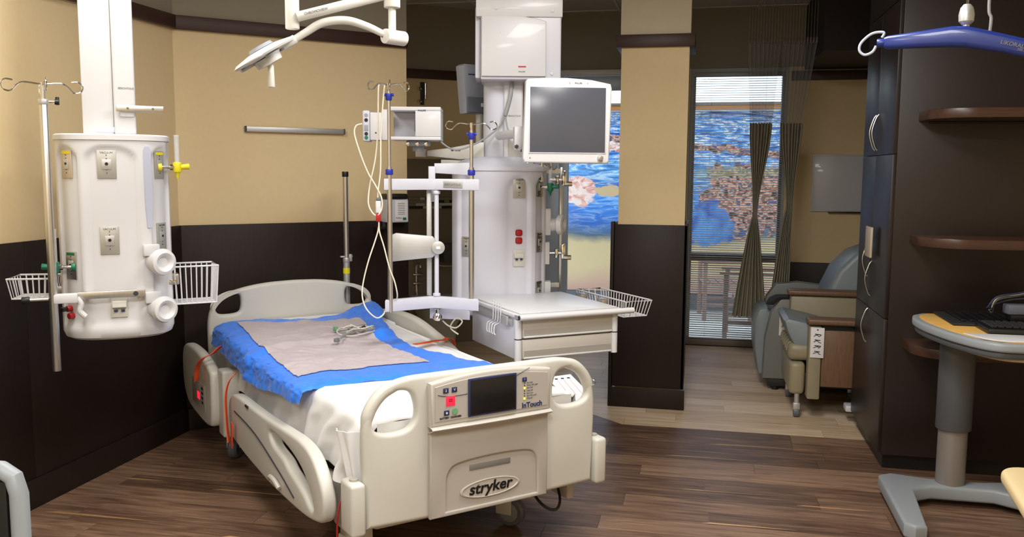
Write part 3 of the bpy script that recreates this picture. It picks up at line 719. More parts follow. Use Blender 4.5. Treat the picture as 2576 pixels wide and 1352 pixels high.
# --- side rails (left pair lowered), with the long hand slot
rl = sp2([(1.57, .43), (1.51, .488), (1.39, .505), (1.15, .508), (.94, .513), (.66, .528), (.47, .533), (.34, .508), (.245, .435), (.205, .36), (.225, .29), (.30, .258), (.48, .234), (.85, .224), (1.10, .232), (1.35, .248), (1.52, .275), (1.57, .34)], 5)
sl_ = sp2([(.88, .465), (.74, .470), (.60, .458), (.46, .424), (.365, .365), (.325, .305), (.365, .295), (.45, .330), (.55, .355), (.63, .372), (.70, .398), (.84, .418)], 4)
r1 = plate('side_rail', rl, [sl_], -.575, -.520, 'off_white', bed, axis='x', bev=.016, res=4)
Bm().tube([(-.577, 1.45, .42), (-.578, 1.1, .40), (-.578, .75, .33), (-.577, .55, .275)], .003, 6, sm=6).build('groove_line', 'print', r1)
Bm().bx(-.579, -.573, 1.20, 1.25, .49, .50).build('small_label', 'print', r1)
Bm().tube([(-.585, .86, .262), (-.592, .82, .285), (-.592, .76, .285), (-.585, .72, .262)], .010, 8, sm=5).build('release_latch', 'off_white', r1)
r1['label'] = 'lowered left rail at the foot end with a long hand slot'
hr = sp2([(1.83, .28), (1.83, .50), (1.88, .55), (2.10, .595), (2.36, .600), (2.48, .57), (2.52, .48), (2.50, .34), (2.38, .25), (2.10, .225), (1.90, .23)], 5)
r2 = plate('side_rail', hr, [], -.600, -.540, 'off_white', bed, axis='x', bev=.02, res=4)
Bm().bx(-.604, -.601, 1.95, 2.25, .30, .44, bev=.001).build('rail_keypad', 'bed_grey', r2)
Bm().bx(-.607, -.6045, 2.07, 2.12, .34, .38, bev=.001).build('lit_button', 'red_lit', r2)
for k in range(4): Bm().bx(-.607, -.6045, 1.985, 2.02, .33+k*.026, .345+k*.026, bev=.001).build('key', 'print', r2)
Bm().bx(-.56, -.47, 1.74, 1.85, .20, .555, bev=.014, seg=3).build('rail_post', 'off_white', bed)
rr = sp2([(.98, .52), (1.05, .60), (1.20, .672), (1.40, .722), (1.62, .765), (1.85, .775), (2.08, .758), (2.19, .71), (2.21, .55), (2.10, .42), (1.7, .38), (1.2, .39)], 5)
r3 = plate('side_rail', rr, [], .475, .530, 'off_white', bed, axis='x', bev=.02, res=4)
r4 = plate('side_rail', [(a, b_) for a, b_ in rl], [sl_], .520, .575, 'off_white', bed, axis='x', bev=.016, res=4)
# --- mattress
def mtop(y):
    t = max(0, min(1, (y-1.15)/1.0)); return .685+.035*t*t*(3-2*t)
b = Bm()
b.grid(lambda u, v: V((0, 0, 0)), 1, 1); b.b.clear()
rings = []
for i in range(25):
    y = .045+2.18*i/24; z1 = mtop(y)-.012; z0 = .493
    k = .0 if 0 < i < 24 else .02
    rings.append([(x, y, z) for x, z in rrect(-.435+k, .435-k, z0+k, z1-k, .035)])
b.loft(rings); b.build('mattress', 'mattress', bed)
# --- flexible power lead loop under the foot end
Bm().tube([(.30, .16, .31), (.305, .10, .25), (.33, .06, .215), (.375, .05, .205), (.41, .08, .24), (.42, .14, .31)], .006, 8, sm=8).build('power_lead', 'black', bed)

# ------------------------------------------------------------------ bed linen
def nz(x, y, s, k=0): return noise.noise(V((x*s, y*s, k)))
sheet_root = thing('bed_sheet', BED, BA, 'white fitted sheet bunched over the foot corner of the hospital mattress', 'sheet')
HW = .447
def sheet_pt(u, v):
    y = .040+2.19*u
    hemL = .43+.03*nz(y, 0, 4, 3)
    hemL += .02*sin(y*5)
    if y < .45: hemL -= .04*(1-y/.45)
    hemR = .50
    zt = mtop(y)+.004
    dl, dr = max(.02, zt-hemL), max(.02, zt-hemR); r = .045
    tot = dl+dr+2*HW; s = v*tot
    if s < dl:
        t = s/dl; z = hemL+t*(zt-hemL)
        off = .006+.022*(1-t)+.030*(1-t)**.6*(.22+math.exp(-((y-.30)/.42)**2))*max(-.3, sin(2*pi*(y*4.6+.55*t)+1.5*nz(y, t, 3)))
        off += .020*(1-t)*max(0, 1-abs(y-.17)/.14)
        rr_ = r*(1-sqrt(max(0, 1-max(0, (t*dl-(dl-r))/r)**2))) if t*dl > dl-r else 0
        return V((-HW-off*min(1, 3*(1-t))+rr_, y, z))
    if s < dl+2*HW:
        k_ = (s-dl)/(2*HW); x = -HW+r+k_*(2*HW-r); e = HW-x
        drop = .02*max(0, 1-e/.05)**2
        wr = .004*nz(x*1.5, y, 7)+.0035*nz(x+y*.7, y*.4, 14, 2)
        return V((x, y, zt-drop+wr+.002))
    t = (s-dl-2*HW)/dr; return V((HW+.006+.010*t, y, zt-t*dr))
b = Bm(); b.grid(sheet_pt, 150, 110, .003); b.build('cloth', 'sheet', sheet_root, ang=80)
# foot corner bunch hanging at the left
b = Bm()
def bunch(u, v):
    a = -pi*.5-pi*.62*v; R = .060*(1-u)+.016+.010*sin(v*pi*6)*(.3+u)
    cx, cy = -.455, .085
    return V((cx+R*cos(a)*1.2-.012*u, cy+.05*(1-u)+R*sin(a)*.9, .66-.29*u-.02*sin(v*pi)*u))
b.grid(bunch, 24, 40, .003); b.build('corner_bunch', 'sheet', sheet_root, ang=80)
# foot end fall behind the footboard
b = Bm(); b.grid(lambda u, v: V((-.43+.86*v, .0375-.004*u+.002*sin(v*40), mtop(.04)+.004-.2*u)), 8, 60, .002); b.build('foot_fall', 'sheet', sheet_root, ang=80)

# padded blue lifting pad with a grey centre
pad = thing('lifting_pad', BED, BA, 'bright blue quilted transfer pad with a grey centre lying on the hospital bed', 'transfer pad')
def pad_surface(s, t, h):
    """s metres across from the left hem (can fall over the left edge), t along the bed"""
    y = t; zt = mtop(y)+.010; x = s
    if x < -HW-.012:
        d = (-HW-.012)-x; r = .05
        if d < r*1.57: a = d/r; px = -HW-.012-r*sin(a)*.8; pz = zt-.012-r*(1-cos(a))
        else: px = -HW-.012-r*.8-.10*(d-r*1.57); pz = zt-.012-r-(d-r*1.57)
    else:
        e = x+HW; px = x; pz = zt-.012*max(0, 1-e/.06)
    return px, y, pz+h
def lerp(tab, x):
    if x <= tab[0][0]: return tab[0][1]
    for (a, p), (b_, q) in zip(tab, tab[1:]):
        if x <= b_: k = (x-a)/(b_-a); k = k*k*(3-2*k); return p+(q-p)*k
    return tab[-1][1]
def padgrid(left, right, foot, head, h, wr=1.0, soft=0):
    """left/right: across as a function of t; foot/head: t as a function of the across fraction"""
    def f(u, v):
        t0, t1 = lerp(foot, v), lerp(head, v); t = t0+(t1-t0)*u
        s0, s1 = lerp(left, t), lerp(right, t); s = s0+(s1-s0)*v
        edge = min(u, v, 1-u, 1-v)
        w = wr*(.008*nz(s*1.2, t, 7, 5)+.010*abs(nz(s*.8, t*1.1, 13, 9))+.004*abs(nz(s, t, 33, 3)))
        side = max(0, min(1, (-.40-s)/.08))
        w += side*.016*abs(nz(s*2, t, 20, 1))
        w += .026*math.exp(-((t-1.47-.10*s)/.045)**2)*(.25+.75*max(0, nz(s, 0, 5, 4)+.4))
        w += .040*math.exp(-((s-.20)/.06)**2-((t-1.45-.3*(s-.2))/.035)**2)
        w += .055*math.exp(-((s-.44)/.12)**2-((t-2.05)/.22)**2)+.020*abs(nz(s*3, t, 9, 8))*max(0, min(1, (s-.22)/.1))*max(0, min(1, (t-1.5)/.2))
        hh_ = h*(min(1, edge/.02)**.5 if soft else 1)
        p = pad_surface(s, t, hh_+max(-.002, w))
        if s < -.46: p = (p[0]-abs(w)*1.1-.008, p[1], p[2]-w)
        return V(p)
    return f
padR = [(.50, .43), (.62, .405), (.83, .335), (1.10, .262), (1.48, .290), (1.75, .36), (2.0, .44), (2.2, .47)]
b = Bm()
b.grid(padgrid([(.5, -.535), (.9, -.558), (1.3, -.600), (2.2, -.575)], padR, [(0, .66), (.12, .66), (.3, .635), (.6, .60), (.85, .57), (1, .53)], [(0, 2.12), (.15, 2.20), (.3, 2.20), (.52, 2.08), (.7, 2.09), (.9, 2.19), (1, 2.17)], .012, soft=1), 130, 120, .004)
b.build('quilted_border', 'blue_pad', pad, ang=80)
b = Bm()
b.grid(padgrid([(.8, -.455), (1.4, -.432), (2.06, -.392)], [(.79, .160), (1.1, .140), (1.39, .150), (1.88, .258)], [(0, .84), (.5, .82), (1, .795)], [(0, 2.07), (.5, 1.95), (1, 1.89)], .0185), 90, 80, .003)
b.build('grey_centre', 'grey_pad', pad, ang=80)
# cable bundle on the pad
cb_ = thing('sensor_cable_bundle', BED, BA, 'coiled pale sensor leads with a small green clip lying on the grey pad', 'cables')
rd = random.Random(11)
zc = mtop(1.5)+.045
for k in range(9):
    a0 = rd.random()*6; r0 = .035+.045*rd.random(); cx, cy = .09+rd.uniform(-.03, .03), 1.50+rd.uniform(-.04, .05)
    pts = [(cx+r0*1.3*cos(a0+q*.9), cy+r0*.8*sin(a0+q*.9), zc+.008+.022*rd.random()+.012*sin(q)) for q in range(7)]
    Bm().tube(pts, .0033, 6, sm=5, closed=(k % 2 == 0)).build('lead', ['cable_grey', 'cable_cream', 'off_white'][k % 3], cb_)
Bm().tube([(.04, 1.47, zc+.012), (-.03, 1.41, zc+.01), (-.06, 1.36, zc+.006), (-.07, 1.34, zc+.005)], .005, 8, sm=5).build('lead', 'cable_grey', cb_)
Bm().box((-.085, 1.345, zc+.004), (.03, .02, .02), rz=.6, bev=.004).build('plug', 'print_grey', cb_)
Bm().box((.005, 1.60, zc+.012), (.016, .03, .026), rz=.3, bev=.005).build('clip', 'green_light', cb_)
for x, y in ((.06, 1.52), (.12, 1.49)): Bm().box((x, y, zc+.03), (.02, .014, .01), rz=.5, bev=.003).build('connector', 'black', cb_)

# orange straps
def strap(name, pts, w, label, cat='strap', m='orange', face=None):
    t = thing(name, BED, BA, label, cat)
    P = spline([V(p) for p in pts], 6); b = Bm(); n = len(P)
    side = []
    for i in range(n):
        d = (P[min(n-1, i+1)]-P[max(0, i-1)]).normalized(); q = d.cross(V((1, 0, 0))) if abs(d.x) < .8 else d.cross(V((0, 0, 1))); q = V(face) if face else q; q.normalize(); side.append(q)
    th = .0016; R = []
    for i in range(n):
        nn = (P[min(n-1, i+1)]-P[max(0, i-1)]).normalized().cross(side[i]).normalized()
        R.append([P[i]-side[i]*w/2-nn*th, P[i]+side[i]*w/2-nn*th, P[i]+side[i]*w/2+nn*th, P[i]-side[i]*w/2+nn*th])
    b.loft(R); b.build('webbing', m, t); return t
t = strap('pad_strap', [(-.525, 1.90, .66), (-.565, 1.90, .625), (-.618, 1.91, .60), (-.632, 1.97, .54), (-.632, 2.01, .46)], .040, 'orange strap hanging from the head end of the blue pad over the lowered rail', face=(.75, .66, 0))
t = strap('pad_strap', [(-.55, 1.50, .60), (-.585, 1.50, .56), (-.602, 1.50, .50), (-.604, 1.50, .42), (-.606, 1.48, .34), (-.606, 1.45, .27)], .034, 'orange strap twisting down beside the foot-end rail', face=(.5, .86, 0))
Bm().box((-.600, 1.42, .31), (.004, .03, .13), rx=.12, bev=.001).build('strap_end', 'orange', t)
t = strap('pad_strap', [(.26, 1.16, mtop(1.2)+.034), (.34, 1.19, mtop(1.2)+.030), (.43, 1.23, mtop(1.2)+.026), (.475, 1.25, .705), (.505, 1.26, .712), (.538, 1.26, .69), (.541, 1.26, .62)], .030, 'orange strap laid over the right rail of the hospital bed')
t = strap('red_cord', [(-.512, .165, .42), (-.535, .15, .36), (-.540, .16, .29), (-.545, .15, .20), (-.545, .155, .14)], .010, 'thin red cord dangling at the foot corner of the bed', 'cord', 'red')
# paper booklet hanging behind the right hand hole
t = thing('paper_booklet', BED, BA, 'white printed booklet clipped at the right end of the footboard', 'booklet')
Mb = Matrix.Translation((.532, .19, .664)) @ Matrix.Rotation(radians(-8), 4, 'Z') @ Matrix.Rotation(radians(18), 4, 'X')
b = Bm()
for k in range(4): b.box((0, 0, k*.0022), (.12, .20, .0016), M=Mb, rz=.02*k)
b.build('pages', 'paper', t)
for k in range(3): Bm().box((-.03+k*.03, .0, .0078), (.0015, .13, .0006), M=Mb).build('printed_rule', 'orange', t)
for k in range(3): Bm().box((-.03+k*.03, .075, .0078), (.014, .01, .0006), M=Mb).build('printed_heading', 'navy', t)
Bm().tube([(.500+.016*cos(a*pi/6), .012+.040*sin(a*pi/6), .735+.012*cos(a*pi/6)) for a in range(12)], .0022, 6, closed=True).build('ring', 'chrome', t)

# ================================================================== CEILING-HUNG EQUIPMENT
def toward_cam(x, y): return atan2(-x, y)
def sup(th, rx, ry, n=2.8):
    c, s = cos(th), sin(th)
    return V((rx*abs(c)**(2/n)*(1 if c >= 0 else -1), ry*abs(s)**(2/n)*(1 if s >= 0 else -1), 0))
def column_body(par, name, rx, ry, z0, z1, chans, m='white', dome=0, hw=17):
    """service head: superellipse column with recessed channels whose tops and feet are arched"""
    N = 144
    def ring(z, sc, k):
        out = []
        for i in range(N):
            th = 2*pi*i/N; p = sup(th, rx*sc, ry*sc)
            f = 0
            for a in chans:
                d = abs((math.degrees(th)+90-a+180) % 360-180)
                kk = max(0, min(1, (hw+3.5-d)/3.5))
                # arched end: the channel closes earlier at its sides
                arc = (d/hw)**2*.035
                top = max(0, min(1, (z1-.045-arc-z)/.02)); bot = max(0, min(1, (z-z0-.05+.0*arc)/.03))
                f = max(f, kk*top*bot)
            q = p*(1-.060*f); q.z = z; out.append(q)
        return out
    zs = [z0, z0+.012, z0+.035, z0+.055, z0+.07, z0+.09]+[z0+.13+(z1-z0-.25)*i/8 for i in range(9)]+[z1-.10, z1-.085, z1-.075, z1-.065, z1-.055, z1-.045, z1-.04, z1-.03, z1-.025]
    b = Bm(); R = []
    for z in zs:
        sc = 1 if z > z0+.03 else (.86 if z == z0 else .96 if z < z0+.02 else 1)
        R.append(ring(z, sc, 1))
    R.append([p+V((0, 0, z1-.025-p.z)) for p in ring(z1-.024, 1.03, 0)])
    R.append([V((p.x, p.y, z1-.006)) for p in ring(z1-.024, 1.03, 0)])
    R.append([V((p.x, p.y, z1)) for p in ring(z1-.024, .99, 0)])
    if dome:
        R.append([V((p.x, p.y, z1+dome*.6)) for p in ring(z1, .80, 0)]); R.append([V((p.x, p.y, z1+dome)) for p in ring(z1, .55, 0)])
    b.loft(R); return b.build(name, m, par, ang=40)
def on_body(rx, ry, a, z, out=0.0, rec=.06):
    """matrix on the body surface at angle a (degrees to the right of the front)"""
    th = radians(a-90); p = sup(th, rx, ry)*(1-rec); q1, q2 = sup(th-.02, rx, ry), sup(th+.02, rx, ry); t = (q2-q1).normalized()
    n = V((t.y, -t.x, 0))
    if n.dot(p) < 0: n = -n; 
    M = Matrix(((-n.y, -n.x, 0, p.x), (n.x, -n.y, 0, p.y), (0, 0, 1, z), (0, 0, 0, 1)))
    # local x = along the surface (to the right), local y = into the body, z up
    return M @ Matrix.Translation((0, -out, 0))
def outlet(par, M, w=.062, h=.118, kind='gas', m='plate_metal', accent=None):
    o = Bm().box((0, -.002, 0), (w, .005, h), M=M, bev=.0015).build('outlet_plate', m, par)
    if kind == 'gas':
        Bm().box((0, -.006, .0), (w*.5, .003, h*.36), M=M, bev=.001).build('socket_face', 'alu', o)
        Bm().cyl(M @ V((0, -.006, .002)), M @ V((0, -.0095, .002)), w*.09, seg=16).build('socket_hole', 'black', o)
        for z in (.024, .038, -.022, -.036): Bm().cyl(M @ V((0, -.0044, z)), M @ V((0, -.0065, z)), .0022, seg=8).build('pin_hole', 'print', o)
        d = M.to_3x3(); t_ = text('plate_text', {'yellow': 'MED AIR'}.get(accent, 'OXYGEN' if accent == 'green' else 'VACUUM'), w*.16, 'print', o, M @ V((0, -.0048, h*.41)), align='CENTER'); t_.rotation_euler = (M.to_3x3() @ Matrix.Rotation(pi/2, 3, 'X')).to_euler()
        if accent: Bm().box((0, -.0052, h*.41), (w*.8, .001, h*.1), M=M).build('colour_strip', accent, o)
    return o
def cable_hook(par, M, r=.058):
    """round cable winder: box block, neck and dished disc"""
    o = Bm().cyl(M @ V((0, 0, 0)), M @ V((0, -.045, 0)), r*.75, r*.62, seg=32).build('cable_winder', 'white', par)
    R = M @ Matrix.Rotation(pi/2, 4, 'X')
    Bm().lathe([(.001, .045), (r*.8, .043), (r*.98, .05), (r, .062), (r*.92, .075), (r*.70, .080), (r*.48, .074), (r*.36, .062), (.001, .058)], seg=36, M=R).build('disc', 'white', o)
    return o
def basket(name, loc, rz, w, d, h, label, nx=10, ny=5, taper=.75, r=.0028, grp='white wire baskets'):
    t = thing(name, loc, rz, label, 'basket', grp)
    def lp(k, z): return [(-w/2*k, -d/2*k, z), (w/2*k, -d/2*k, z), (w/2*k, d/2*k, z), (-w/2*k, d/2*k, z)]
    Bm().tube([p for p in lp(1, 0)], r*1.5, 8, closed=True).build('rim', 'white', t)
    Bm().tube([p for p in lp(taper, -h)], r*1.2, 8, closed=True).build('bottom_rim', 'white', t)
    for i in range(nx+1):
        x = -w/2+w*i/nx
        Bm().tube([(x, -d/2, 0), (x*taper, -d/2*taper, -h), (x*taper, d/2*taper, -h), (x, d/2, 0)], r, 6).build('wire', 'white', t)
    for i in range(1, ny):
        y = -d/2+d*i/ny
        Bm().tube([(-w/2, y, 0), (-w/2*taper, y*taper, -h), (w/2*taper, y*taper, -h), (w/2, y, 0)], r, 6).build('wire', 'white', t)
    return t
def hook_spider(name, par, r, z, m='chrome', rad=.0032, rot=.3, curl=.030, n=4):
    """four-armed bottle hanger: wires that end in curled hooks"""
    for k in range(n):
        a = rot+k*2*pi/n; c, s = cos(a), sin(a); T = lambda d, h, q=0: (c*d-s*q, s*d+c*q, z+h)
        Bm().tube([T(.004, 0), T(r*.45, .006), T(r*.62, -.006), T(r*.78, -curl), T(r*.95, -curl*.8), T(r, -.004), T(r*.9, .014), T(r*.72, .012)], rad, 7, sm=5).build(name, m, par)
    Bm().cyl((0, 0, z-.014), (0, 0, z+.008), rad*2.6, seg=14).build('hub', m, par)
def flow_meter(name, loc, rz, col, label, tube_h=.11, side=1):
    t = thing(name, loc, rz, label, 'flow meter', 'gas flow meters')
    Bm().cyl((0, 0, 0), (side*.055, 0, 0), .007, seg=12).build('stem', 'chrome', t)
    Bm().cyl((side*-.004, 0, 0), (side*.012, 0, 0), .017, seg=18, bev=.002).build('plug', col, t)
    b = Bm(); b.cyl((side*.075, 0, -.022), (side*.075, 0, .022), .018, seg=18, bev=.003); b.cyl((side*.075, 0, -.022), (side*.075, 0, -.050), .011, .004, seg=14); b.build('valve_body', col, t)
    Bm().cyl((side*.075, 0, .0), (side*.125, 0, .004), .010, .013, seg=14, bev=.002).build('knob', col, t)
    Bm().cyl((side*.075, 0, .022), (side*.075, 0, .022+tube_h), .011, seg=16).build('sight_tube', 'clear_tube', t)
    Bm().cyl((side*.075, 0, .022+tube_h), (side*.075, 0, .030+tube_h), .012, seg=16).build('tube_cap', 'clear_tube', t)
    Bm().cyl((side*.045, 0, .0), (side*.062, 0, .0), .012, seg=6).build('nut', 'chrome', t)
    return t

# ------------------------------------------------------------------ left service column
P1 = (-2.524, 3.44); A1 = toward_cam(*P1)
p1 = thing('service_column', (*P1, 0), A1, 'white ceiling-hung service column by the left wall, with outlets and two round cable winders', 'service column')
p1rx, p1ry = .226, .20
body = column_body(p1, 'column_head', p1rx, p1ry, .868, 1.742, (-50, -3, 52))
Bm().bx(-.112, .010, -.07, .07, 1.742, ZC, bev=.006).build('drop_tube', 'white', p1)
Bm().bx(.0105, .098, -.085, .06, 1.742, ZC, bev=.010, seg=3).build('drop_cover', 'white', p1)
text('column_text', 'BERCHTOLD', .011, 'print_grey', p1, (.062, -.0858, 1.94))
Bm().bx(-.06, .02, -.0715, -.070, 1.752, 1.775, bev=.0005).build('cover_tab', 'white_cool', p1)
bk = Bm().bx(.02, .208, -.115, -.100, 1.840, 1.868, bev=.003).build('mounting_bar', 'steel', p1)
Bm().bx(.035, .09, -.099, -.086, 1.82, 1.85, bev=.003).build('bar_foot', 'white', bk)
for x in (.065, .165): Bm().cyl((x, -.1155, 1.854), (x, -.118, 1.854), .005, seg=14).build('bolt', 'chrome', bk)
for a, z, ac, m_ in ((-50, 1.615, 'yellow', 'plastic_beige'), (-3, 1.615, None, 'plate_metal'), (-3, 1.295, None, 'plate_metal'), (52, 1.615, 'yellow', 'plate_metal'), (52, 1.305, None, 'plate_metal'), (-50, 1.19, 'green', 'steel')):
    w_ = .074 if a == -3 else .058
    outlet(p1, on_body(p1rx, p1ry, a, z), w=w_, h=.118, accent=ac, m=m_)
M = on_body(p1rx, p1ry, 0, 1.01)
o = Bm().box((0, -.004, 0), (.066, .009, .088), M=M, bev=.003).build('data_outlet', 'off_white', p1)
Bm().box((0, -.014, .012), (.056, .014, .030), M=M, rx=-.4, bev=.003).build('hood', 'off_white', o)
for x in (-.014, .014): Bm().box((x, -.0135, -.014), (.015, .008, .010), M=M, bev=.001).build('port', 'navy', o)
# long translucent lens strip
M = on_body(p1rx, p1ry, 28, 1.52, rec=0)
Bm().prism([(-.010, -.17), (.010, -.17), (.017, -.05), (.017, .16), (.009, .175), (-.009, .175), (-.017, .16), (-.017, -.05)], -.003, .002, 'y', bev=.001)
b = Bm(); b.prism([(-.009, -.175), (.009, -.175), (.016, -.05), (.016, .155), (.009, .172), (-.009, .172), (-.016, .155), (-.016, -.05)], -.004, .003, 'y'); bmesh.ops.transform(b.b, matrix=M, verts=b.b.verts); b.build('light_strip', 'lens', p1)
for z in (1.200, .995):
    M = on_body(p1rx, p1ry, 34, z, rec=.0)
    Bm().box((-.02, -.006, .05), (.075, .018, .05), M=M, bev=.006).build('winder_block', 'white', p1)
    cable_hook(p1, M)
# red and black plugs low on the left
for k, (a, z) in enumerate(((-56, 1.005), (-52, .975))):
    M = on_body(p1rx, p1ry, a, z)
    Bm().cyl(M @ V((0, 0, 0)), M @ V((0, -.022, 0)), .013, seg=16, bev=.002).build('red_socket', 'red', p1)
    if k == 0: Bm().box((-.0, -.034, -.0), (.022, .025, .018), M=M, bev=.004).build('plug', 'black', p1)
# accessory rail across the front
r_ = Bm(); r_.bx(-.158, .104, -.236, -.226, 1.056, 1.086, bev=.002); r_.build('accessory_rail', 'steel', p1)
Bm().bx(-.13, -.10, -.226, -.19, 1.06, 1.082, bev=.002).build('rail_bracket', 'steel', p1)
Bm().bx(.07, .095, -.226, -.17, 1.06, 1.082, bev=.002).build('rail_bracket', 'steel', p1)
Bm().cyl((.066, -.237, 1.071), (.066, -.240, 1.071), .010, seg=18).build('rail_knob', 'print', p1)
Bm().bx(.200, .235, -.09, -.06, 1.085, 1.105, bev=.003).build('side_rail_stub', 'chrome', p1)
flow_meter('flow_meter', V((*P1, 0))+Matrix.Rotation(A1, 3, 'Z') @ V((.180, -.135, 1.605)), A1+.05, 'yellow', 'yellow air flow meter sticking out right of the left service column')
flow_meter('flow_meter', V((*P1, 0))+Matrix.Rotation(A1, 3, 'Z') @ V((-.165, -.150, 1.185)), A1-.1, 'green', 'green oxygen flow meter on the left side of the left service column', side=-1, tube_h=.13)
R1 = Matrix.Rotation(A1, 3, 'Z')
basket('wire_basket', V((*P1, 0))+R1 @ V((.308, .02, 1.16)), A1+radians(4), .215, .17, .17, 'tall white wire basket on the right side of the left service column', nx=9, ny=6, taper=.9)
basket('wire_basket', V((*P1, 0))+R1 @ V((-.322, -.02, 1.135)), A1-radians(12), .175, .17, .085, 'shallow white wire basket left of the left service column', nx=7, ny=5, taper=.85)
Bm().box((.228, -.01, 1.10), (.05, .05, .05), bev=.006).build('basket_bracket', 'steel', p1)
Bm().bx(-.26, -.19, -.03, .01, 1.06, 1.09, bev=.004).build('basket_bracket', 'steel', p1)
# IV pole held at its side
ivo = V((*P1, 0))+R1 @ V((-.245, -.245, 0))
iv = thing('infusion_pole', ivo, A1, 'steel infusion pole with curled hooks clamped left of the left service column', 'infusion pole')
Bm().cyl((0, 0, .765), (0, 0, 1.86), .0165, seg=24, bev=.002).build('outer_tube', 'steel', iv)
Bm().cyl((0, 0, 1.85), (0, 0, 1.872), .020, seg=24, bev=.003).build('collar', 'alu', iv)
Bm().cyl((0, 0, 1.872), (0, 0, 1.925), .009, seg=16).build('inner_tube', 'steel', iv)
b = Bm(); b.cyl((.018, 0, 1.862), (.04, 0, 1.862), .004, seg=10); b.build('clamp_screw', 'chrome', iv)
b = Bm(); b.cyl((.040, 0, 1.862), (.055, 0, 1.862), .011, seg=12); b.cyl((.05, 0, 1.85), (.05, 0, 1.882), .0075, seg=10, bev=.002); b.build('clamp_knob', 'black', iv)
hook_spider('hook_arm', iv, .145, 1.93, rot=.15)
cl = Bm().bx(.0, .09, -.018, .018, 1.045, 1.085, bev=.006).build('pole_clamp', 'white', iv)
Bm().tube([(.085, 0, 1.065), (.10, 0, 1.04), (.095, 0, 1.01), (.115, 0, .985)], .012, 10, sm=4).build('clamp_jaw', 'white', iv)
Bm().cyl((-.09, .0, 1.065), (-.018, 0, 1.065), .007, seg=12).build('clamp_rod', 'steel', iv)
Bm().cyl((-.115, .0, 1.065), (-.085, 0, 1.065), .014, seg=12, bev=.003).build('clamp_handle', 'black', iv)

# ------------------------------------------------------------------ exam light
LO = (-1.39, 3.157); LA = toward_cam(*LO)
lt = thing('examination_light', (*LO, 0), LA, 'white swivelling examination light on jointed ceiling arms above the bed', 'examination light')
Bm().cyl((-.122, 0, 2.24), (-.122, 0, ZC), .0265, seg=28).build('ceiling_tube', 'lamp_white', lt)
b = Bm(); b.cyl((-.122, 0, 2.118), (-.122, 0, 2.238), .026, seg=28, bev=.004); b.build('lower_hub', 'lamp_white', lt)
Bm().cyl((-.105, -.02, 2.160), (.245, -.02, 2.262), .0185, seg=20, bev=.004).build('first_arm', 'lamp_white', lt)
text('arm_text', 'CHROMOVIEW', .013, 'print_grey', lt, (-.035, -.0395, 2.181), rot=(pi/2, -radians(16), 0))
Bm().cyl((.245, -.02, 2.208), (.245, -.02, 2.31), .031, seg=28, bev=.003).build('elbow_cap', 'lamp_white', lt)
Bm().cyl((.245, -.02, 2.12), (.245, -.02, 2.208), .0145, seg=20).build('drop_stem', 'lamp_white', lt)
Bm().cyl((.214, -.055, 2.098), (.292, .0, 2.098), .0275, seg=30, bev=.003).build('drum_joint', 'lamp_white', lt)
for q in ((.205, 2.094), (.225, 2.105)): Bm().sph((q[0], -.060, q[1]), .003, 8).build('screw', 'print', lt)
Bm().tube([(.215, -.04, 2.105), (.15, -.03, 2.135), (.074, -.02, 2.155), (-.01, -.01, 2.145), (-.075, 0, 2.108), (-.14, .005, 2.066)], lambda t: .0125+.003*sin(t*pi), 14, sm=8).build('curved_arm', 'lamp_white', lt)
Bm().cyl((-.112, .005, 2.085), (-.16, .005, 2.054), .017, seg=20, bev=.003).build('head_joint', 'lamp_white', lt)
# disc head tilted, seen nearly edge on, open lens segments on the upper right
MH = Matrix.Translation((-.225, .01, 2.025)) @ Matrix.Rotation(radians(-31), 4, 'Y') @ Matrix.Rotation(radians(6), 4, 'X')
hd = Bm(); hd.lathe([(.001, .022), (.06, .020), (.115, .010), (.128, .001), (.122, -.006), (.10, -.010), (.001, -.012)], seg=48, M=MH, sy=1.0); hd.build('lamp_disc', 'lamp_white', lt)
hb = Bm(); hb.lathe([(.001, -.012), (.055, -.014), (.050, -.040), (.001, -.046)], seg=32, M=MH); hb.build('lamp_core', 'lamp_white', lt)
for k in range(4):
    a = k*pi/2+.3; o = Bm(); o.lathe([(.001, -.010), (.030, -.011), (.027, -.019), (.001, -.021)], seg=24, M=MH @ Matrix.Translation((.083*cos(a), .083*sin(a), 0))); o.build('lens', 'lamp_glass', lt)
tp = Bm(); tp.lathe([(.001, .021), (.05, .022), (.045, .034), (.001, .036)], seg=32, M=MH); tp.build('top_cover', 'device_grey', lt)
hp = MH @ V((0, 0, -.042)); Bm().cyl(hp, (hp.x-.0, hp.y, hp.z-.085), .0105, .0135, seg=20, bev=.004).build('sterile_handle', 'lamp_white', lt)
b = Bm(); b.tube([MH @ V((-.07+.04*q, -.128*cos(-.4+q*.45), .0)) for q in range(5)], .004, 8, sm=4); b.build('rim_grip', 'lamp_white', lt)
# ------------------------------------------------------------------ right service column
P2 = (-1.122, 4.912); K2 = 1.098; A2 = toward_cam(*P2); R2 = Matrix.Rotation(A2, 3, 'Z')
PP = lambda x, y, z: V((*P2, 0))+R2 @ V((x*K2, y*K2, EYE+(z-EYE)*K2))
p2 = thing('service_column', PP(0, 0, 0), A2, 'large white ceiling-hung service column behind the bed, with a boxed equipment housing above', 'service column')
p2.scale = (K2,)*3
p2rx, p2ry = .243, .215
column_body(p2, 'column_head', p2rx, p2ry, .86, 1.625, (-38, 18, 58), dome=.045, hw=12, m='white_cool')
Bm().cyl((-.005, 0, 1.66), (-.005, 0, EYE+(ZC-EYE)/K2), .078, seg=36).build('drop_tube', 'white_cool', p2)
Bm().bx(.02, .118, -.09, .05, 1.655, 2.12, bev=.010, seg=3).build('drop_cover', 'white', p2)
Bm().bx(.045, .112, -.098, -.0905, 1.665, 1.80, bev=.002).build('cover_plate', 'alu', p2)
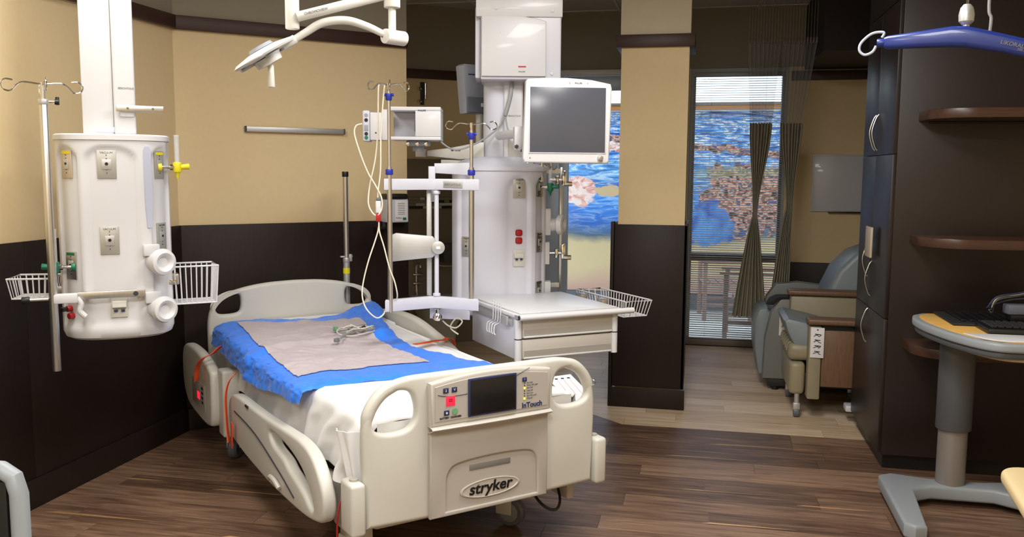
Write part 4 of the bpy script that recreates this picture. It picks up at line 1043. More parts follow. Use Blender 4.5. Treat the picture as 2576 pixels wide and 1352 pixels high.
text('column_text', 'BERCHTOLD', .011, 'print_grey', p2, (.075, -.0908, 1.875))
for a, z, kind in ((18, 1.515, None), (58, 1.52, 'green'), (58, 1.24, None), (-38, 1.22, None), (58, .99, None)): outlet(p2, on_body(p2rx, p2ry, a, z), w=.062 if a == 18 else .056, h=.10, accent=kind, m='steel' if a == 58 else 'plate_metal')
for z in (1.292, 1.253):
    M = on_body(p2rx, p2ry, 18, z); Bm().box((0, -.003, 0), (.034, .008, .031), M=M, bev=.008, seg=3).build('red_power_outlet', 'red', p2)
M = on_body(p2rx, p2ry, 18, 1.165)
o = Bm().box((0, -.003, 0), (.058, .008, .085), M=M, bev=.003).build('data_outlet', 'off_white', p2); Bm().box((0, -.010, .012), (.05, .012, .024), M=M, bev=.003).build('hood', 'off_white', o)
for x in (-.012, .012): Bm().box((x, -.012, -.006), (.012, .006, .008), M=M).build('port', 'navy', o)
Bm().bx(.225, .268, -.07, 0, 1.27, 1.41, bev=.008).build('winder_block', 'white', p2)
MW = Matrix.Translation((.262, -.03, 1.325)) @ Matrix.Rotation(radians(68), 4, 'Z'); cable_hook(p2, MW, .052)
Bm().bx(.225, .262, -.07, 0, 1.12, 1.235, bev=.004).build('winder_block', 'white', p2)
Bm().bx(.225, .27, -.07, 0, .95, 1.03, bev=.004).build('winder_block', 'white', p2)
# rail clamps
for z in (1.19, 1.57):
    c_ = Bm(); c_.cyl((.262, -.02, z-.015), (.33, -.02, z-.015), .009, seg=14); c_.box((.335, -.02, z-.005), (.022, .05, .075), bev=.004); c_.cyl((.30, -.02, z-.04), (.30, -.02, z+.005), .012, seg=14, bev=.003); c_.build('rail_clamp', 'chrome', p2)
    Bm().cyl((.335, -.05, z-.035), (.375, -.05, z-.035), .012, seg=6, bev=.002).build('clamp_knob', 'steel', p2)
Bm().bx(.318, .332, .03, .05, .98, 1.62, bev=.002).build('side_rail', 'steel', p2)
for z in (1.0, 1.6): Bm().bx(.20, .32, .03, .05, z-.012, z+.012).build('rail_arm', 'steel', p2)
fm = flow_meter('flow_meter', PP(.192, -.115, 1.520), A2-.3, 'green', 'green oxygen flow meter under the big monitor on the right service column', tube_h=.075)
# boxed housing
Bm().bx(-.095, .300, -.19, .10, 2.045, 2.435, bev=.008, seg=3).build('equipment_housing', 'white_cool', p2)
Bm().bx(-.122, -.096, -.15, .09, 2.055, 2.40, bev=.006).build('housing_side', 'white_cool', p2)
Bm().bx(-.118, .305, -.200, -.12, 2.345, 2.44, bev=.006).build('housing_hood', 'white', p2)
pa = [(-.09, 2.06), (.225, 2.06), (.225, 2.325), (.18, 2.338), (.10, 2.350), (.02, 2.354), (-.05, 2.352), (-.09, 2.348)]
Bm().prism(pa, -.204, -.1905, 'y', bev=.006).build('housing_door', 'white', p2)
for x, z in ((.0, 2.27), (0, 2.21), (.19, 2.26), (.19, 2.20)): Bm().cyl((x, -.204, z), (x, -.2052, z), .0035, seg=10).build('cover_dot', 'white_cool', p2)
for x, z in ((-.02, 2.385), (.255, 2.375), (.255, 2.075)): Bm().cyl((x, -.2005 if z > 2.3 else -.1905, z), (x, -.204 if z > 2.3 else -.194, z), .0075, seg=16, bev=.001).build('screw_cap', 'white_cool', p2)
Bm().bx(.09, .128, -.2052, -.2043, 2.103, 2.110).build('red_label', 'red', p2)
text('housing_text', 'PHILIPS', .010, 'print', p2, (.108, -.2045, 2.082))
for x in (.03, .08, .17, .22): Bm().tube([(x, -.10, 2.436), (x+.004, -.10, 2.456), (x+.02, -.10, 2.464), (x+.035, -.10, 2.454), (x+.035, -.10, 2.436)], .003, 7, sm=5).build('cable_loop', 'cable_cream', p2)
# grey hose beside the tube
Bm().tube([(.06, -.10, 2.06), (.055, -.115, 1.98), (.035, -.13, 1.90), (.02, -.13, 1.86), (-.02, -.14, 1.80), (-.12, -.22, 1.73), (-.22, -.28, 1.70), (-.30, -.30, 1.75)], lambda t: .011 if t < .38 else .0045, 10, sm=8).build('grey_hose', 'cable_grey', p2)
Bm().tube([(.03, -.13, 1.87), (.045, -.15, 1.80), (.09, -.17, 1.77), (.14, -.16, 1.775)], .004, 8, sm=6).build('grey_cable', 'cable_grey', p2)
# loose hooks under the monitor
t = thing('hook_hanger', PP(.215, -.13, 0), A2, 'small chrome hook hanger on top of the right service column, under the big monitor', 'hook hanger'); t.scale = (K2,)*3
hook_spider('hook_arm', t, .085, 1.638, rot=.5, rad=.0028); Bm().cyl((0, 0, 1.55), (0, 0, 1.63), .006, seg=12).build('stem', 'steel', t); Bm().bx(-.02, .01, .0, .07, 1.545, 1.57, bev=.003).build('foot', 'steel', t)

# rear modules of the right column: module rack, arm, grey monitor seen from behind
t = thing('module_rack', (0, 0, 0), 0, 'white open-fronted module rack box on the arm left of the right service column', 'module rack')
MO = V((-1.469, 4.501, 0)); t.location = MO; t.rotation_euler.z = toward_cam(-1.525, 4.40)-.10
b = Bm(); b.bx(-.135, .122, -.10, .12, 1.755, 1.925, bev=.006)
shell = [(-.135, 1.755), (.122, 1.755), (.122, 1.925), (-.135, 1.925)]
b.b.clear()
b.bx(-.135, .125, -.11, .12, 1.755, 1.772, bev=.003); b.bx(-.135, .125, -.11, .12, 1.905, 1.925, bev=.003); b.bx(-.006, .125, -.11, .12, 1.7725, 1.9045, bev=.003); b.bx(-.135, -.006, .05, .12, 1.7725, 1.9045)
b.build('rack_housing', 'white', t)
Bm().bx(-.012, -.0065, -.08, -.02, 1.80, 1.86, bev=.001).build('connector_panel', 'device_grey_dark', t)
Bm().bx(.120, .124, -.105, .11, 1.78, 1.90)
Bm().bx(-.130, -.006, .045, .0495, 1.775, 1.902).build('bay_back', 'white_cool', t)
text('rack_text', 'PHILIPS', .013, 'navy', t, (.028, -.1108, 1.905)); 
b = Bm(); b.bx(-.06, .06, -.06, .06, 1.725, 1.754, bev=.008); b.cyl((0, 0, 1.70), (0, 0, 1.726), .03, seg=20); b.build('rack_mount', 'device_grey', t)
for x in (-.05, .0, .045): Bm().cyl((x, -.07, 1.735), (x, -.04, 1.735), .012, seg=12, bev=.003).build('mount_knob', 'chrome', t)
t = thing('measurement_module', (0, 0, 0), 0, 'white measurement module with coloured sockets clipped left of the module rack', 'module')
t.location = (-1.660, 4.400, 0); t.rotation_euler.z = toward_cam(-1.66, 4.40)-.12
Bm().bx(-.030, .030, -.06, .07, 1.752, 1.895, bev=.006).build('module_case', 'white', t)
Bm().bx(.0305, .064, -.065, .06, 1.752, 1.910, bev=.005).build('module_case', 'white', t)
Bm().bx(-.070, -.0305, -.055, .05, 1.745, 1.905, bev=.010, seg=3).build('socket_strip', 'white_cool', t)
Bm().bx(-.060, -.040, -.0575, -.0555, 1.80, 1.83, bev=.001).build('display', 'device_grey', t)
for z, m_ in ((1.88, 'device_grey'), (1.855, 'black'), (1.785, 'black'), (1.765, 'green')): Bm().cyl((-.050, -.055, z), (-.050, -.0575, z), .0095, seg=14).build('socket', m_, t)
Bm().cyl((.0, -.06, 1.79), (0, -.062, 1.79), .004, seg=10).build('screw', 'black', t)
# support arm
ar = Bm()
def pw(px_, z, d=0): return V((px_, d, z))
t = thing('support_arm', PP(0, 0, 0), A2, 'jointed off-white support arm carrying the module rack beside the right column tube', 'support arm'); t.scale = (K2,)*3
Bm().prism([(-.37, 1.700), (-.25, 1.715), (-.10, 1.745), (-.078, 1.745), (-.078, 1.665), (-.20, 1.655), (-.37, 1.672)], -.05, .05, 'y', bev=.008).build('upper_link', 'off_white', t)
Bm().bx(-.30, -.08, -.035, .035, 1.628, 1.6545, bev=.004).build('lower_link', 'off_white', t)
Bm().cyl((-.405, 0, 1.668), (-.405, 0, 1.708), .028, seg=24, bev=.004).build('end_joint', 'off_white', t)
for k, x in enumerate((-.24, -.22, -.205)): Bm().bx(x-.006, x+.006, -.0515, -.0505, 1.698, 1.705).build('warning_mark', ['print', 'red', 'red'][k], t)
t = thing('rear_display', PP(-.15, .16, 0), A2+radians(35), 'grey display seen from behind, left of the right service column tube', 'monitor'); t.scale = (K2,)*3
Bm().prism([(-.075, 2.145), (-.06, 2.155), (.12, 2.155), (.13, 1.90), (-.05, 1.90), (-.057, 1.96)], -.03, .04, 'y', bev=.006).build('back_shell', 'device_grey', t)
Bm().bx(-.050, .125, -.045, -.0305, 1.905, 1.985, bev=.004).build('connector_bay', 'device_grey_dark', t)
Bm().bx(.03, .09, -.05, -.0455, 1.935, 1.955, bev=.002).build('socket_row', 'off_white', t)
Bm().bx(-.04, .12, -.033, -.0302, 2.10, 2.105).build('seam', 'navy', t)
Bm().box((.085, -.05, 2.07), (.05, .04, .08), bev=.006).build('rear_mount', 'white_cool', t)
Bm().cyl((.05, .0, 1.74), (.05, 0, 1.90), .018, seg=16).build('mount_post', 'off_white', t)

# big monitor
MO = (-.651, 4.30); t = thing('patient_monitor', (*MO, 0), toward_cam(*MO)+radians(10), 'large patient monitor with a dark screen and a white frame', 'monitor')
fo = [(-.205, 1.640), (.205, 1.637), (.214, 1.65), (.222, 2.00), (.216, 2.022), (.12, 2.040), (0, 2.048), (-.12, 2.046), (-.190, 2.040), (-.200, 2.03), (-.213, 1.66)]
Bm().prism(fo, -.025, .035, 'y', bev=.010, seg=3).build('monitor_case', 'white', t)
Bm().bx(-.186, .196, -.0285, -.0255, 1.685, 2.008, bev=.001).build('screen_gasket', 'white_cool', t)
Bm().bx(-.180, .190, -.0300, -.0287, 1.691, 2.002, bev=.0006).build('screen', 'screen', t)
text('case_text', 'PHILIPS', .011, 'print', t, (.055, -.0262, 2.022)); text('case_text', 'C', .010, 'print_grey', t, (.10, -.0262, 2.022)); text('case_text', '3', .010, 'print', t, (.012, -.0262, 2.022))
Bm().cyl((.168, -.0255, 1.664), (.168, -.042, 1.664), .0150, .0125, seg=24, bev=.002).build('jog_dial', 'steel', t)
text('case_text', 'o', .012, 'navy', t, (-.178, -.0262, 1.664))
Bm().bx(-.12, .12, .0355, .07, 1.72, 1.96, bev=.012).build('rear_shell', 'white_cool', t)
Bm().cyl((-.10, .08, 1.80), (-.27, .58, 1.79), .024, seg=16, bev=.004).build('mount_arm', 'white', t)
Bm().box((-.215, .13, 1.76), (.05, .06, .12), bev=.006).build('mount_bracket', 'white', t)
for x, z in ((-.23, 1.72), (-.20, 1.70)): Bm().cyl((x, .10, z), (x, .08, z), .010, seg=6, bev=.002).build('mount_knob', 'print', t)

# ------------------------------------------------------------------ infusion rack with two poles
RK = (-1.282, 4.113); RA = toward_cam(*RK)
rk = thing('infusion_rack', (*RK, 0), RA, 'white two-bar rack with two steel poles and blue clamps right of the headboard', 'infusion rack')
def bar(z0, z1, name):
    b = Bm(); b.prism([(-.222, -.022), (-.222, .022), (.015, .150), (.235, .035), (.235, -.012), (.018, .102)], z0, z1, 'z', bev=.004); return b.build(name, 'white_cool', rk)
ub = bar(1.503, 1.558, 'upper_bar'); lb = bar(.908, .966, 'lower_bar')
Bm().box((.11, .0520, 1.53), (.105, .002, .032), rz=radians(-28.5), bev=.0005).build('name_plate', 'alu', ub)
tt = text('plate_text', 'BERCHTOLD', .016, 'print_grey', ub, (.1095, .0503, 1.53), rot=(pi/2, 0, radians(-28.5)))
for k, (x, y, zt) in enumerate(((-.197, 0, 1.975), (.200, .025, 1.795))):
    Bm().cyl((x, y, .905), (x, y, 1.615), .0125, seg=20).build('pole_tube', 'steel', rk)
    Bm().cyl((x, y, 1.575), (x, y, zt), .0085, seg=16).build('pole_inner', 'steel', rk)
    Bm().cyl((x, y, 1.576), (x, y, 1.604), .0185, seg=22, bev=.004).build('blue_collar', 'blue_clamp', rk)
    c_ = Bm(); c_.cyl((x, y, zt-.045), (x, y, zt-.012), .0145, .017, seg=22, bev=.003); c_.cyl((x-.024, y, zt-.018), (x+.024, y, zt-.018), .007, seg=12); c_.build('blue_clamp', 'blue_clamp', rk)
    h = bpy.data.objects.new('hook_head', None); COL.objects.link(h); h.parent = rk; h.location = (x, y, 0)
    hook_spider('hook_arm', h, .098 if k == 0 else .125, zt+.028, rot=.1 if k == 0 else .02, n=4 if k == 0 else 2, rad=.0032, curl=.024)
    Bm().cyl((x, y, zt), (x, y, zt+.02), .006, seg=12).build('pole_tip', 'chrome', rk)
Bm().cyl((.030, .115, .966), (.030, .115, 1.503), .0115, seg=18).build('inner_rod', 'white_cool', rk)
Bm().bx(-.02, .006, .14, .17, .966, 1.503, bev=.004).build('rear_post', 'alu', rk)
for z in (.975, 1.49): Bm().cyl((.030, .115, z-.008), (.030, .115, z+.008), .019, seg=20, bev=.003).build('rod_collar', 'white_cool', rk)
Bm().prism([(-.19, 1.145), (.01, 1.165), (.035, 1.19), (.035, 1.24), (.01, 1.272), (-.17, 1.288), (-.19, 1.28)], .115-.02, .140-.02, 'y', bev=.004).build('shield_plate', 'alu', rk)
Bm().cyl((.038, .10, 1.215), (.038, .085, 1.215), .033, seg=32, bev=.003).build('dial', 'alu', rk)
Bm().bx(.028, .048, .082, .0848, 1.209, 1.222).build('dial_label', 'paper', rk)
kb = Bm(); kb.lathe([(.001, .842), (.016, .845), (.026, .858), (.022, .872), (.012, .884), (.011, .900), (.022, .907)], c=(.035, .10, 0), seg=24); kb.build('chrome_knob', 'chrome', rk)
Bm().prism([(-.005, .845), (.20, .835), (.20, .90), (-.005, .905)], .16, .24, 'y', bev=.004).build('rear_block', 'white_cool', rk)
Bm().prism([(.02, 1.585), (.20, 1.575), (.20, 1.64), (.02, 1.635)], .20, .26, 'y', bev=.006).build('rear_arm', 'white_cool', rk)
Bm().prism([(-.01, 1.44), (.025, 1.44), (.025, 1.62), (-.01, 1.62)], .19, .23, 'y', bev=.004).build('rear_arm', 'white_cool', rk)
Bm().tube([(.06, .15, .835), (.09, .14, .81), (.13, .14, .80), (.16, .15, .83), (.13, .16, .845), (.10, .15, .80), (.14, .14, .765)], .004, 7, sm=6).build('coiled_tube', 'cable_cream', rk)
# cream leads hanging from the hooks down to the bed
W2 = lambda x, y, z: V((*RK, 0))+Matrix.Rotation(RA, 3, 'Z') @ V((x, y, z))
def lead(label, pts, r=.0036, m='cable_cream'):
    t = thing('hanging_lead', (0, 0, 0), 0, label, 'lead', 'cream leads hanging from the infusion rack')
    Bm().tube([W2(*p) for p in pts], r, 8, sm=7).build('cable', m, t); return t
lead('cream lead looping out furthest to the left beside the module rack', [(-.325, .03, 1.82), (-.355, .03, 1.81), (-.362, .02, 1.77), (-.335, .0, 1.68), (-.30, -.01, 1.59), (-.265, -.02, 1.53), (-.235, -.03, 1.47), (-.232, -.03, 1.42), (-.25, -.03, 1.385), (-.275, -.02, 1.39), (-.298, -.01, 1.44), (-.29, 0, 1.53), (-.262, 0, 1.66), (-.25, 0, 1.80), (-.245, -.01, 1.98), (-.24, -.01, 2.0)])
lead('cream lead dropping straight from the hooks to the call handset', [(-.215, -.02, 2.0), (-.225, -.02, 1.90), (-.235, -.02, 1.75), (-.238, -.02, 1.60), (-.250, -.02, 1.50), (-.252, -.02, 1.45)])
lead('cream lead falling from the handset to the mattress on the left', [(-.248, -.02, 1.35), (-.252, -.02, 1.31), (-.27, -.02, 1.25), (-.30, -.03, 1.16), (-.325, -.03, 1.06), (-.33, -.04, .99), (-.31, -.05, .93), (-.265, -.04, .885), (-.235, -.02, .893), (-.222, -.012, .915)])
lead('cream lead falling from the handset past the left pole', [(-.248, -.025, 1.35), (-.245, -.02, 1.30), (-.225, -.02, 1.23), (-.20, -.025, 1.13), (-.175, -.025, 1.06), (-.163, -.02, 1.0), (-.165, .0, .972)])
t = thing('call_handset', W2(-.25, -.022, 0), RA, 'white and red nurse-call handset hanging on the cream leads', 'handset')
Bm().bx(-.013, .013, -.011, .011, 1.392, 1.452, bev=.006, seg=3).build('handset_body', 'white', t); Bm().bx(-.012, .012, -.011, .011, 1.352, 1.3915, bev=.005).build('handset_base', 'red', t); Bm().bx(-.010, .010, -.009, .009, 1.4525, 1.468, bev=.003).build('handset_top', 'device_grey_dark', t)

# ------------------------------------------------------------------ drawer unit
DO = (-.839, 4.063); DA = radians(37)
dr = thing('drawer_unit', (*DO, 0), DA, 'white two-drawer unit with a flat top shelf hung below the right service column', 'drawer unit')
Bm().bx(.012, .545, .02, .585, .690, .895, bev=.004).build('drawer_case', 'white_cool', dr)
Bm().bx(.0, .585, -.015, .63, .8955, .915, bev=.006).build('top_shelf', 'white', dr)
Bm().bx(.02, .565, .01, .61, .9155, .922, bev=.002).build('shelf_mat', 'white', dr)
Bm().cyl((.0, -.030, .905), (.636, -.030, .905), .0145, seg=20).build('front_rail', 'white', dr)
for x in (.001, .635): Bm().cyl((x-.004, -.030, .905), (x+.004, -.030, .905), .0105, seg=16).build('rail_plug', 'black', dr)
for x in (.004, .628): Bm().bx(x-.006, x+.008, -.03, .02, .896, .914, bev=.002).build('rail_foot', 'alu', dr)
for k, (za, zb) in enumerate(((.800, .886), (.698, .792))):
    q = Bm().bx(.03, .532, -.002, .019, za, zb, bev=.003).build('drawer_front', 'bed_panel', dr)
    Bm().bx(.035, .527, -.0085, -.0025, za, za+.010, bev=.003).build('pull_lip', 'white', q)
    Bm().prism([(.0, 0), (.0, .026), (-.006, .03), (-.006, .0)], .04, .522, 'x').build('pull_recess', 'alu', q)
    q.children[-1].location = (0, -.0002, za+.0105)
for x in (.012, .548): 
    for za, zb in ((.6905, .7935), (.7985, .890)): Bm().cyl((x, .008, za), (x, .008, zb), .018, seg=20).build('corner_post', 'white', dr)
    Bm().cyl((x, .008, .7936), (x, .008, .7984), .0185, seg=20).build('corner_ring', 'black', dr)
Bm().bx(.0, .011, .06, .60, .855, .885, bev=.003).build('side_rail', 'alu', dr)
Bm().bx(-.012, -.0005, .09, .16, .850, .895, bev=.003).build('hook_bracket', 'alu', dr)
for y in (.18, .21, .24, .27):
    Bm().tube([(-.006, y, .945), (-.006, y-.01, .95), (-.008, y-.012, .94), (-.010, y-.012, .86), (-.014, y+.01, .845), (-.03, y+.012, .835), (-.034, y+.010, .80), (-.030, y, .79)], .003, 7, sm=5).build('wire_hook', 'white', dr)
# hangers from the column to the unit
RD = Matrix.Rotation(DA, 3, 'Z')
basket('wire_basket', V((*DO, 0))+RD @ V((.740, .34, .93)), DA-radians(90)+radians(0), .52, .16, .085, 'long low white wire basket at the right end of the drawer unit', nx=18, ny=4, taper=.88)
Bm().bx(.59, .63, .20, .26, .885, .93, bev=.004).build('basket_bracket', 'steel', dr)
Bm().bx(.59, .63, .42, .48, .885, .93, bev=.004).build('basket_bracket', 'steel', dr)

# ------------------------------------------------------------------ things on and before the diagonal wall
wd = V((Bx1-Bx0, By1-By0, 0)).normalized(); wn = V((wd.y, -wd.x, 0)); wang = atan2(wd.y, wd.x)
def onwall(s, z, out=0): return V((Bx0, By0, 0))+wd*s+wn*out+V((0, 0, z))
t = thing('wall_rail', onwall(.72, 1.845, .0), wang, 'short grey aluminium equipment rail on the diagonal wall above the bed', 'rail')
Bm().bx(-.312, .312, -.034, -.010, -.016, .016, bev=.003).build('rail_profile', 'alu', t)
for x in (-.25, .25): Bm().bx(x-.015, x+.015, -.0095, -.0005, -.010, .010).build('standoff', 'alu', t)
for s in (-1, 1): Bm().bx(s*.3125, s*.320, -.036, -.008, -.018, .018, bev=.002).build('end_cap', 'grey_dark_paint', t)
t = thing('wipes_dispenser', onwall(1.37, 1.25, 0), wang, 'white dispenser box with a dark lid on the right end of the diagonal wall', 'dispenser')
Bm().bx(-.078, .078, -.115, -.001, .0, .155, bev=.008, seg=3).build('dispenser_body', 'white_cool', t)
Bm().bx(-.082, .080, -.120, -.001, .156, .192, bev=.016, seg=3).build('dispenser_lid', 'black', t)
Bm().bx(-.02, .068, -.1165, -.1155, .012, .150, bev=.001).build('front_label', 'paper', t)
for k in range(7): Bm().bx(.0, .05, -.1172, -.1166, .055+k*.012, .0585+k*.012).build('label_line', 'print_grey', t)
Bm().bx(.035, .06, -.1172, -.1166, .016, .034).build('label_mark', 'green', t)
text('label_text', 'PURELL', .014, 'print', t, (.008, -.1170, .03))
Bm().bx(-.14, -.06, -.09, -.03, -.045, -.030, bev=.003).build('drip_arm', 'black', t)
Bm().bx(-.07, -.05, -.03, -.001, -.05, .03, bev=.003).build('wall_arm', 'grey_dark_paint', t)

bm_ = V(BED)+Matrix.Rotation(BA, 3, 'Z') @ V((.362, 2.345, 0))
t = thing('bed_infusion_pole', bm_, BA, 'grey telescopic infusion pole with a black cap and yellow band behind the headboard', 'infusion pole')
Bm().cyl((0, 0, .42), (0, 0, 1.03), .020, seg=20).build('lower_tube', 'alu', t)
Bm().cyl((0, 0, 1.03), (0, 0, 1.56), .0165, seg=20).build('upper_tube', 'steel', t)
Bm().cyl((0, 0, 1.556), (0, 0, 1.588), .020, seg=20, bev=.003).build('end_cap', 'black', t)
b = Bm(); b.cyl((0, 0, 1.025), (0, 0, 1.055), .0225, seg=20, bev=.003); b.bx(-.04, .04, -.010, .010, 1.056, 1.066, bev=.003); b.bx(.015, .035, -.012, .012, 1.03, 1.075, bev=.003); b.build('lock_collar', 'alu', t)
Bm().cyl((0, 0, .955), (0, 0, .99), .0215, seg=20).build('yellow_band', 'yellow', t)
Bm().bx(-.03, .03, -.05, .025, .40, .44, bev=.005).build('pole_socket', 'bed_grey', t)

# alcove fittings on its diagonal wall (local x along the wall)
ca = V((1.38, 1.015, 0)).normalized(); cang = atan2(ca.y, ca.x)
def alc(s, z): return V((-3.0, 7.235, 0))+ca*s+V((0, 0, z))
t = thing('pipe_bracket', alc(.67, 2.18), cang, 'small chrome pipe bracket high on the alcove wall under the rail', 'bracket')
Bm().bx(-.012, .022, -.016, -.001, 0, .20, bev=.002).build('back_strip', 'print', t)
for z in (.03, .14): Bm().cyl((-.045, -.03, z), (-.005, -.012, z), .013, seg=14, bev=.003).build('pipe_clip', 'chrome', t)
Bm().cyl((.028, -.035, .05), (.028, -.035, .19), .012, seg=14).build('pipe', 'chrome', t)
t = thing('alcove_sink', alc(.78, .42), cang, 'pale basin seen low in the tiled alcove behind the infusion rack', 'sink')
b = Bm(); b.loft([[(x, y, z) for x, y in rrect(-.25*k, .25*k, -.42*k, -.014, .06)] for k, z in ((.55, -.42), (.62, -.2), (.85, -.06), (1, 0), (1, .04))]); b.build('basin', 'off_white', t)
Bm().bx(-.24, .24, -.40, -.014, .0405, .05, bev=.004).build('basin_rim', 'white', t)
b = Bm(); b.tube([(-.17, -.03, .05), (-.17, -.03, .30), (-.17, -.06, .345), (-.17, -.13, .34), (-.17, -.15, .31)], .012, 10, sm=5); b.build('spout', 'chrome', t)
for z in (.16, .24): Bm().cyl((-.21, -.04, z), (-.12, -.04, z), .014, seg=14, bev=.003).build('tap_handle', 'chrome', t)
t = thing('grab_hose', alc(.46, .48), cang, 'dark curved hose hanging on the alcove wall', 'hose')
Bm().tube([(.03, -.02, .38), (-.01, -.05, .34), (-.03, -.07, .22), (-.03, -.07, .10), (.0, -.05, .0), (.04, -.02, -.02)], .014, 10, sm=6).build('hose', 'grey_dark_paint', t)
t = thing('alcove_shelf', alc(.93, .72), cang, 'dark grey wall box with a thin steel shelf in the alcove', 'wall box')
Bm().bx(-.10, .12, -.14, -.014, .05, .22, bev=.01).build('wall_box', 'grey_dark_paint', t)
Bm().tube([(-.13, -.03, .03), (-.12, -.15, .02), (.12, -.15, .02), (.13, -.03, .03)], .006, 8, sm=5).build('shelf_rail', 'chrome', t)

# ================================================================== RECLINERS
# near recliner, faces left; origin at its near front caster
t = thing('recliner', (.66, 5.87, 0), 0, 'olive vinyl recliner with wood-capped arms and a white tag, nearest the cupboard', 'recliner', 'recliners by the window')
rc = t
Bm().bx(-.055, .045, .03, .60, .155, .370, bev=.03, seg=3).build('leg_rest', 'vinyl_olive', rc)
b = Bm(); b.box((.03, .315, .435), (.20, .55, .12), bev=.045, seg=4); b.build('seat_front_roll', 'vinyl_olive', rc)
for k in range(6): Bm().tube([(-.075+.0*k, .08+.09*k, .44), (-.060, .08+.09*k+.01, .487), (-.0, .08+.09*k, .498)], .004, 6, sm=4).build('fold', 'vinyl_olive', rc)
b = Bm(); b.prism([(-.04, .49), (-.075, .56), (-.10, .64), (-.07, .655), (.10, .62), (.50, .52), (.50, .46), (-.0, .46)], .05, .58, 'y', bev=.025); b.build('seat_cushion', 'vinyl_blue', rc)
# near arm
Bm().bx(.048, .128, -.05, .055, .148, .625, bev=.012).build('arm_post', 'vinyl_olive', rc)
Bm().bx(.130, .36, -.045, .045, .235, .600, bev=.004).build('arm_panel', 'chair_wood', rc)
Bm().bx(.035, .50, -.065, .065, .635, .675, bev=.014, seg=3).build('arm_cap', 'chair_wood', rc)
Bm().bx(.130, .36, -.02, .04, .601, .634).build('arm_slot', 'black', rc)
Bm().bx(.37, .50, -.045, .045, .235, .630, bev=.012).build('arm_post', 'vinyl_olive', rc)
# far arm, a little higher and set back
Bm().bx(-.01, .50, .60, .69, .20, .735, bev=.02).build('arm_side', 'vinyl_olive', rc)
Bm().bx(-.03, .50, .575, .71, .736, .775, bev=.014, seg=3).build('arm_cap', 'chair_wood', rc)
b = Bm(); b.prism([(.42, .50), (.46, .98), (.54, 1.02), (.66, .98), (.68, .50)], .05, .60, 'y', bev=.03); b.build('backrest', 'vinyl_olive', rc)
Bm().bx(.0, .50, .06, .60, .20, .30, bev=.01).build('under_frame', 'black_soft', rc)
for x, y in ((.0, .055), (.0, .59), (.42, .055), (.42, .59)):
    c_ = Bm(); c_.cyl((x, y, .07), (x, y, .16), .016, seg=14); c_.box((x, y-.005, .075), (.045, .035, .05), bev=.008); o = c_.build('caster', 'alu', rc)
    Bm().cyl((x-.018, y+.006, .0365), (x+.018, y+.006, .0365), .036, seg=20, bev=.006).build('wheel', 'device_grey_dark', o)
def hang_tag(x, y, z0, w, h, label, marks, rot=0):
    t = thing('hanging_tag', (x, y, z0), rot, label, 'tag', 'white picture tags on the recliners')
    Bm().bx(-w/2, w/2, -.006, -.001, 0, h, bev=.001).build('card', 'paper', t)
    Bm().cyl((0, -.0062, h-.014), (0, -.0068, h-.014), .005, seg=12).build('punch_hole', 'print', t)
    random.seed(marks)
    for k in range(4):
        z = h*.12+k*h*.19
        b = Bm(); s = random.choice((-1, 1))
        b.tube([(-w*.28, -.007, z+.004), (-w*.05*s, -.007, z+h*.07), (w*.12, -.007, z+h*.02), (w*.28, -.007, z+h*.09*(k % 2))], .0022, 5, sm=4)
        b.tube([(-w*.2, -.007, z+h*.10), (w*.22, -.007, z+h*.085)], .0028, 5); b.build('pictogram', 'print', t)
    return t
rec2 = None
hang_tag(.758, 5.815, .425, .082, .195, 'white picture tag hanging on the arm of the olive recliner', 3, radians(-3))
Bm().box((.34, -.0, .10), (.10, .1, .04), bev=.008).build('foot_pedal', 'white_cool', rc)
# far recliner: blue-grey vinyl
t = thing('recliner', (.465, 6.62, 0), 0, 'blue-grey vinyl recliner behind the olive one, its rounded back against the cupboard', 'recliner', 'recliners by the window')
b = Bm(); b.prism([(.0, .10), (-.035, .30), (-.04, .50), (-.01, .59), (.05, .60), (.10, .56), (.12, .10)], .10, .62, 'y', bev=.02); b.build('leg_rest', 'vinyl_blue', t)
side = [(.02, .09), (.03, .40), (.07, .60), (.14, .70), (.30, .72), (.70, .68), (.80, .60), (.80, .09)]
b = Bm(); b.prism(side, -.02, .09, 'y', bev=.02); b.build('arm_side', 'vinyl_grey', t)
b = Bm(); b.prism([(x, z+.03) for x, z in side], .63, .74, 'y', bev=.02); b.build('arm_side', 'vinyl_grey', t)
b = Bm(); b.prism([(.03, .645), (.05, .69), (.10, .715), (.34, .725), (.34, .695), (.12, .685), (.08, .64)], -.035, .05, 'y', bev=.01); b.build('arm_pad', 'black_soft', t)
b = Bm(); b.prism([(.10, .40), (.10, .52), (.16, .56), (.60, .52), (.60, .40)], .10, .62, 'y', bev=.03); b.build('seat_cushion', 'vinyl_blue', t)
b = Bm(); b.prism([(.44, .52), (.46, .74), (.53, .90), (.64, 1.02), (.74, 1.06), (.82, 1.04), (.82, .40), (.5, .40)], .06, .66, 'y', bev=.04, seg=3); b.build('backrest', 'vinyl_blue', t)
Bm().bx(.06, .76, .02, .66, .03, .088, bev=.008).build('base', 'black', t)
for x, y in ((.12, .06), (.12, .6), (.7, .06), (.7, .6)): Bm().cyl((x, y, 0), (x, y, .03), .025, seg=16).build('foot', 'black', t)
t.scale = (1, .86, 1)
hang_tag(.625, 6.59, .42, .07, .19, 'white picture tag hanging on the arm of the blue-grey recliner', 8)

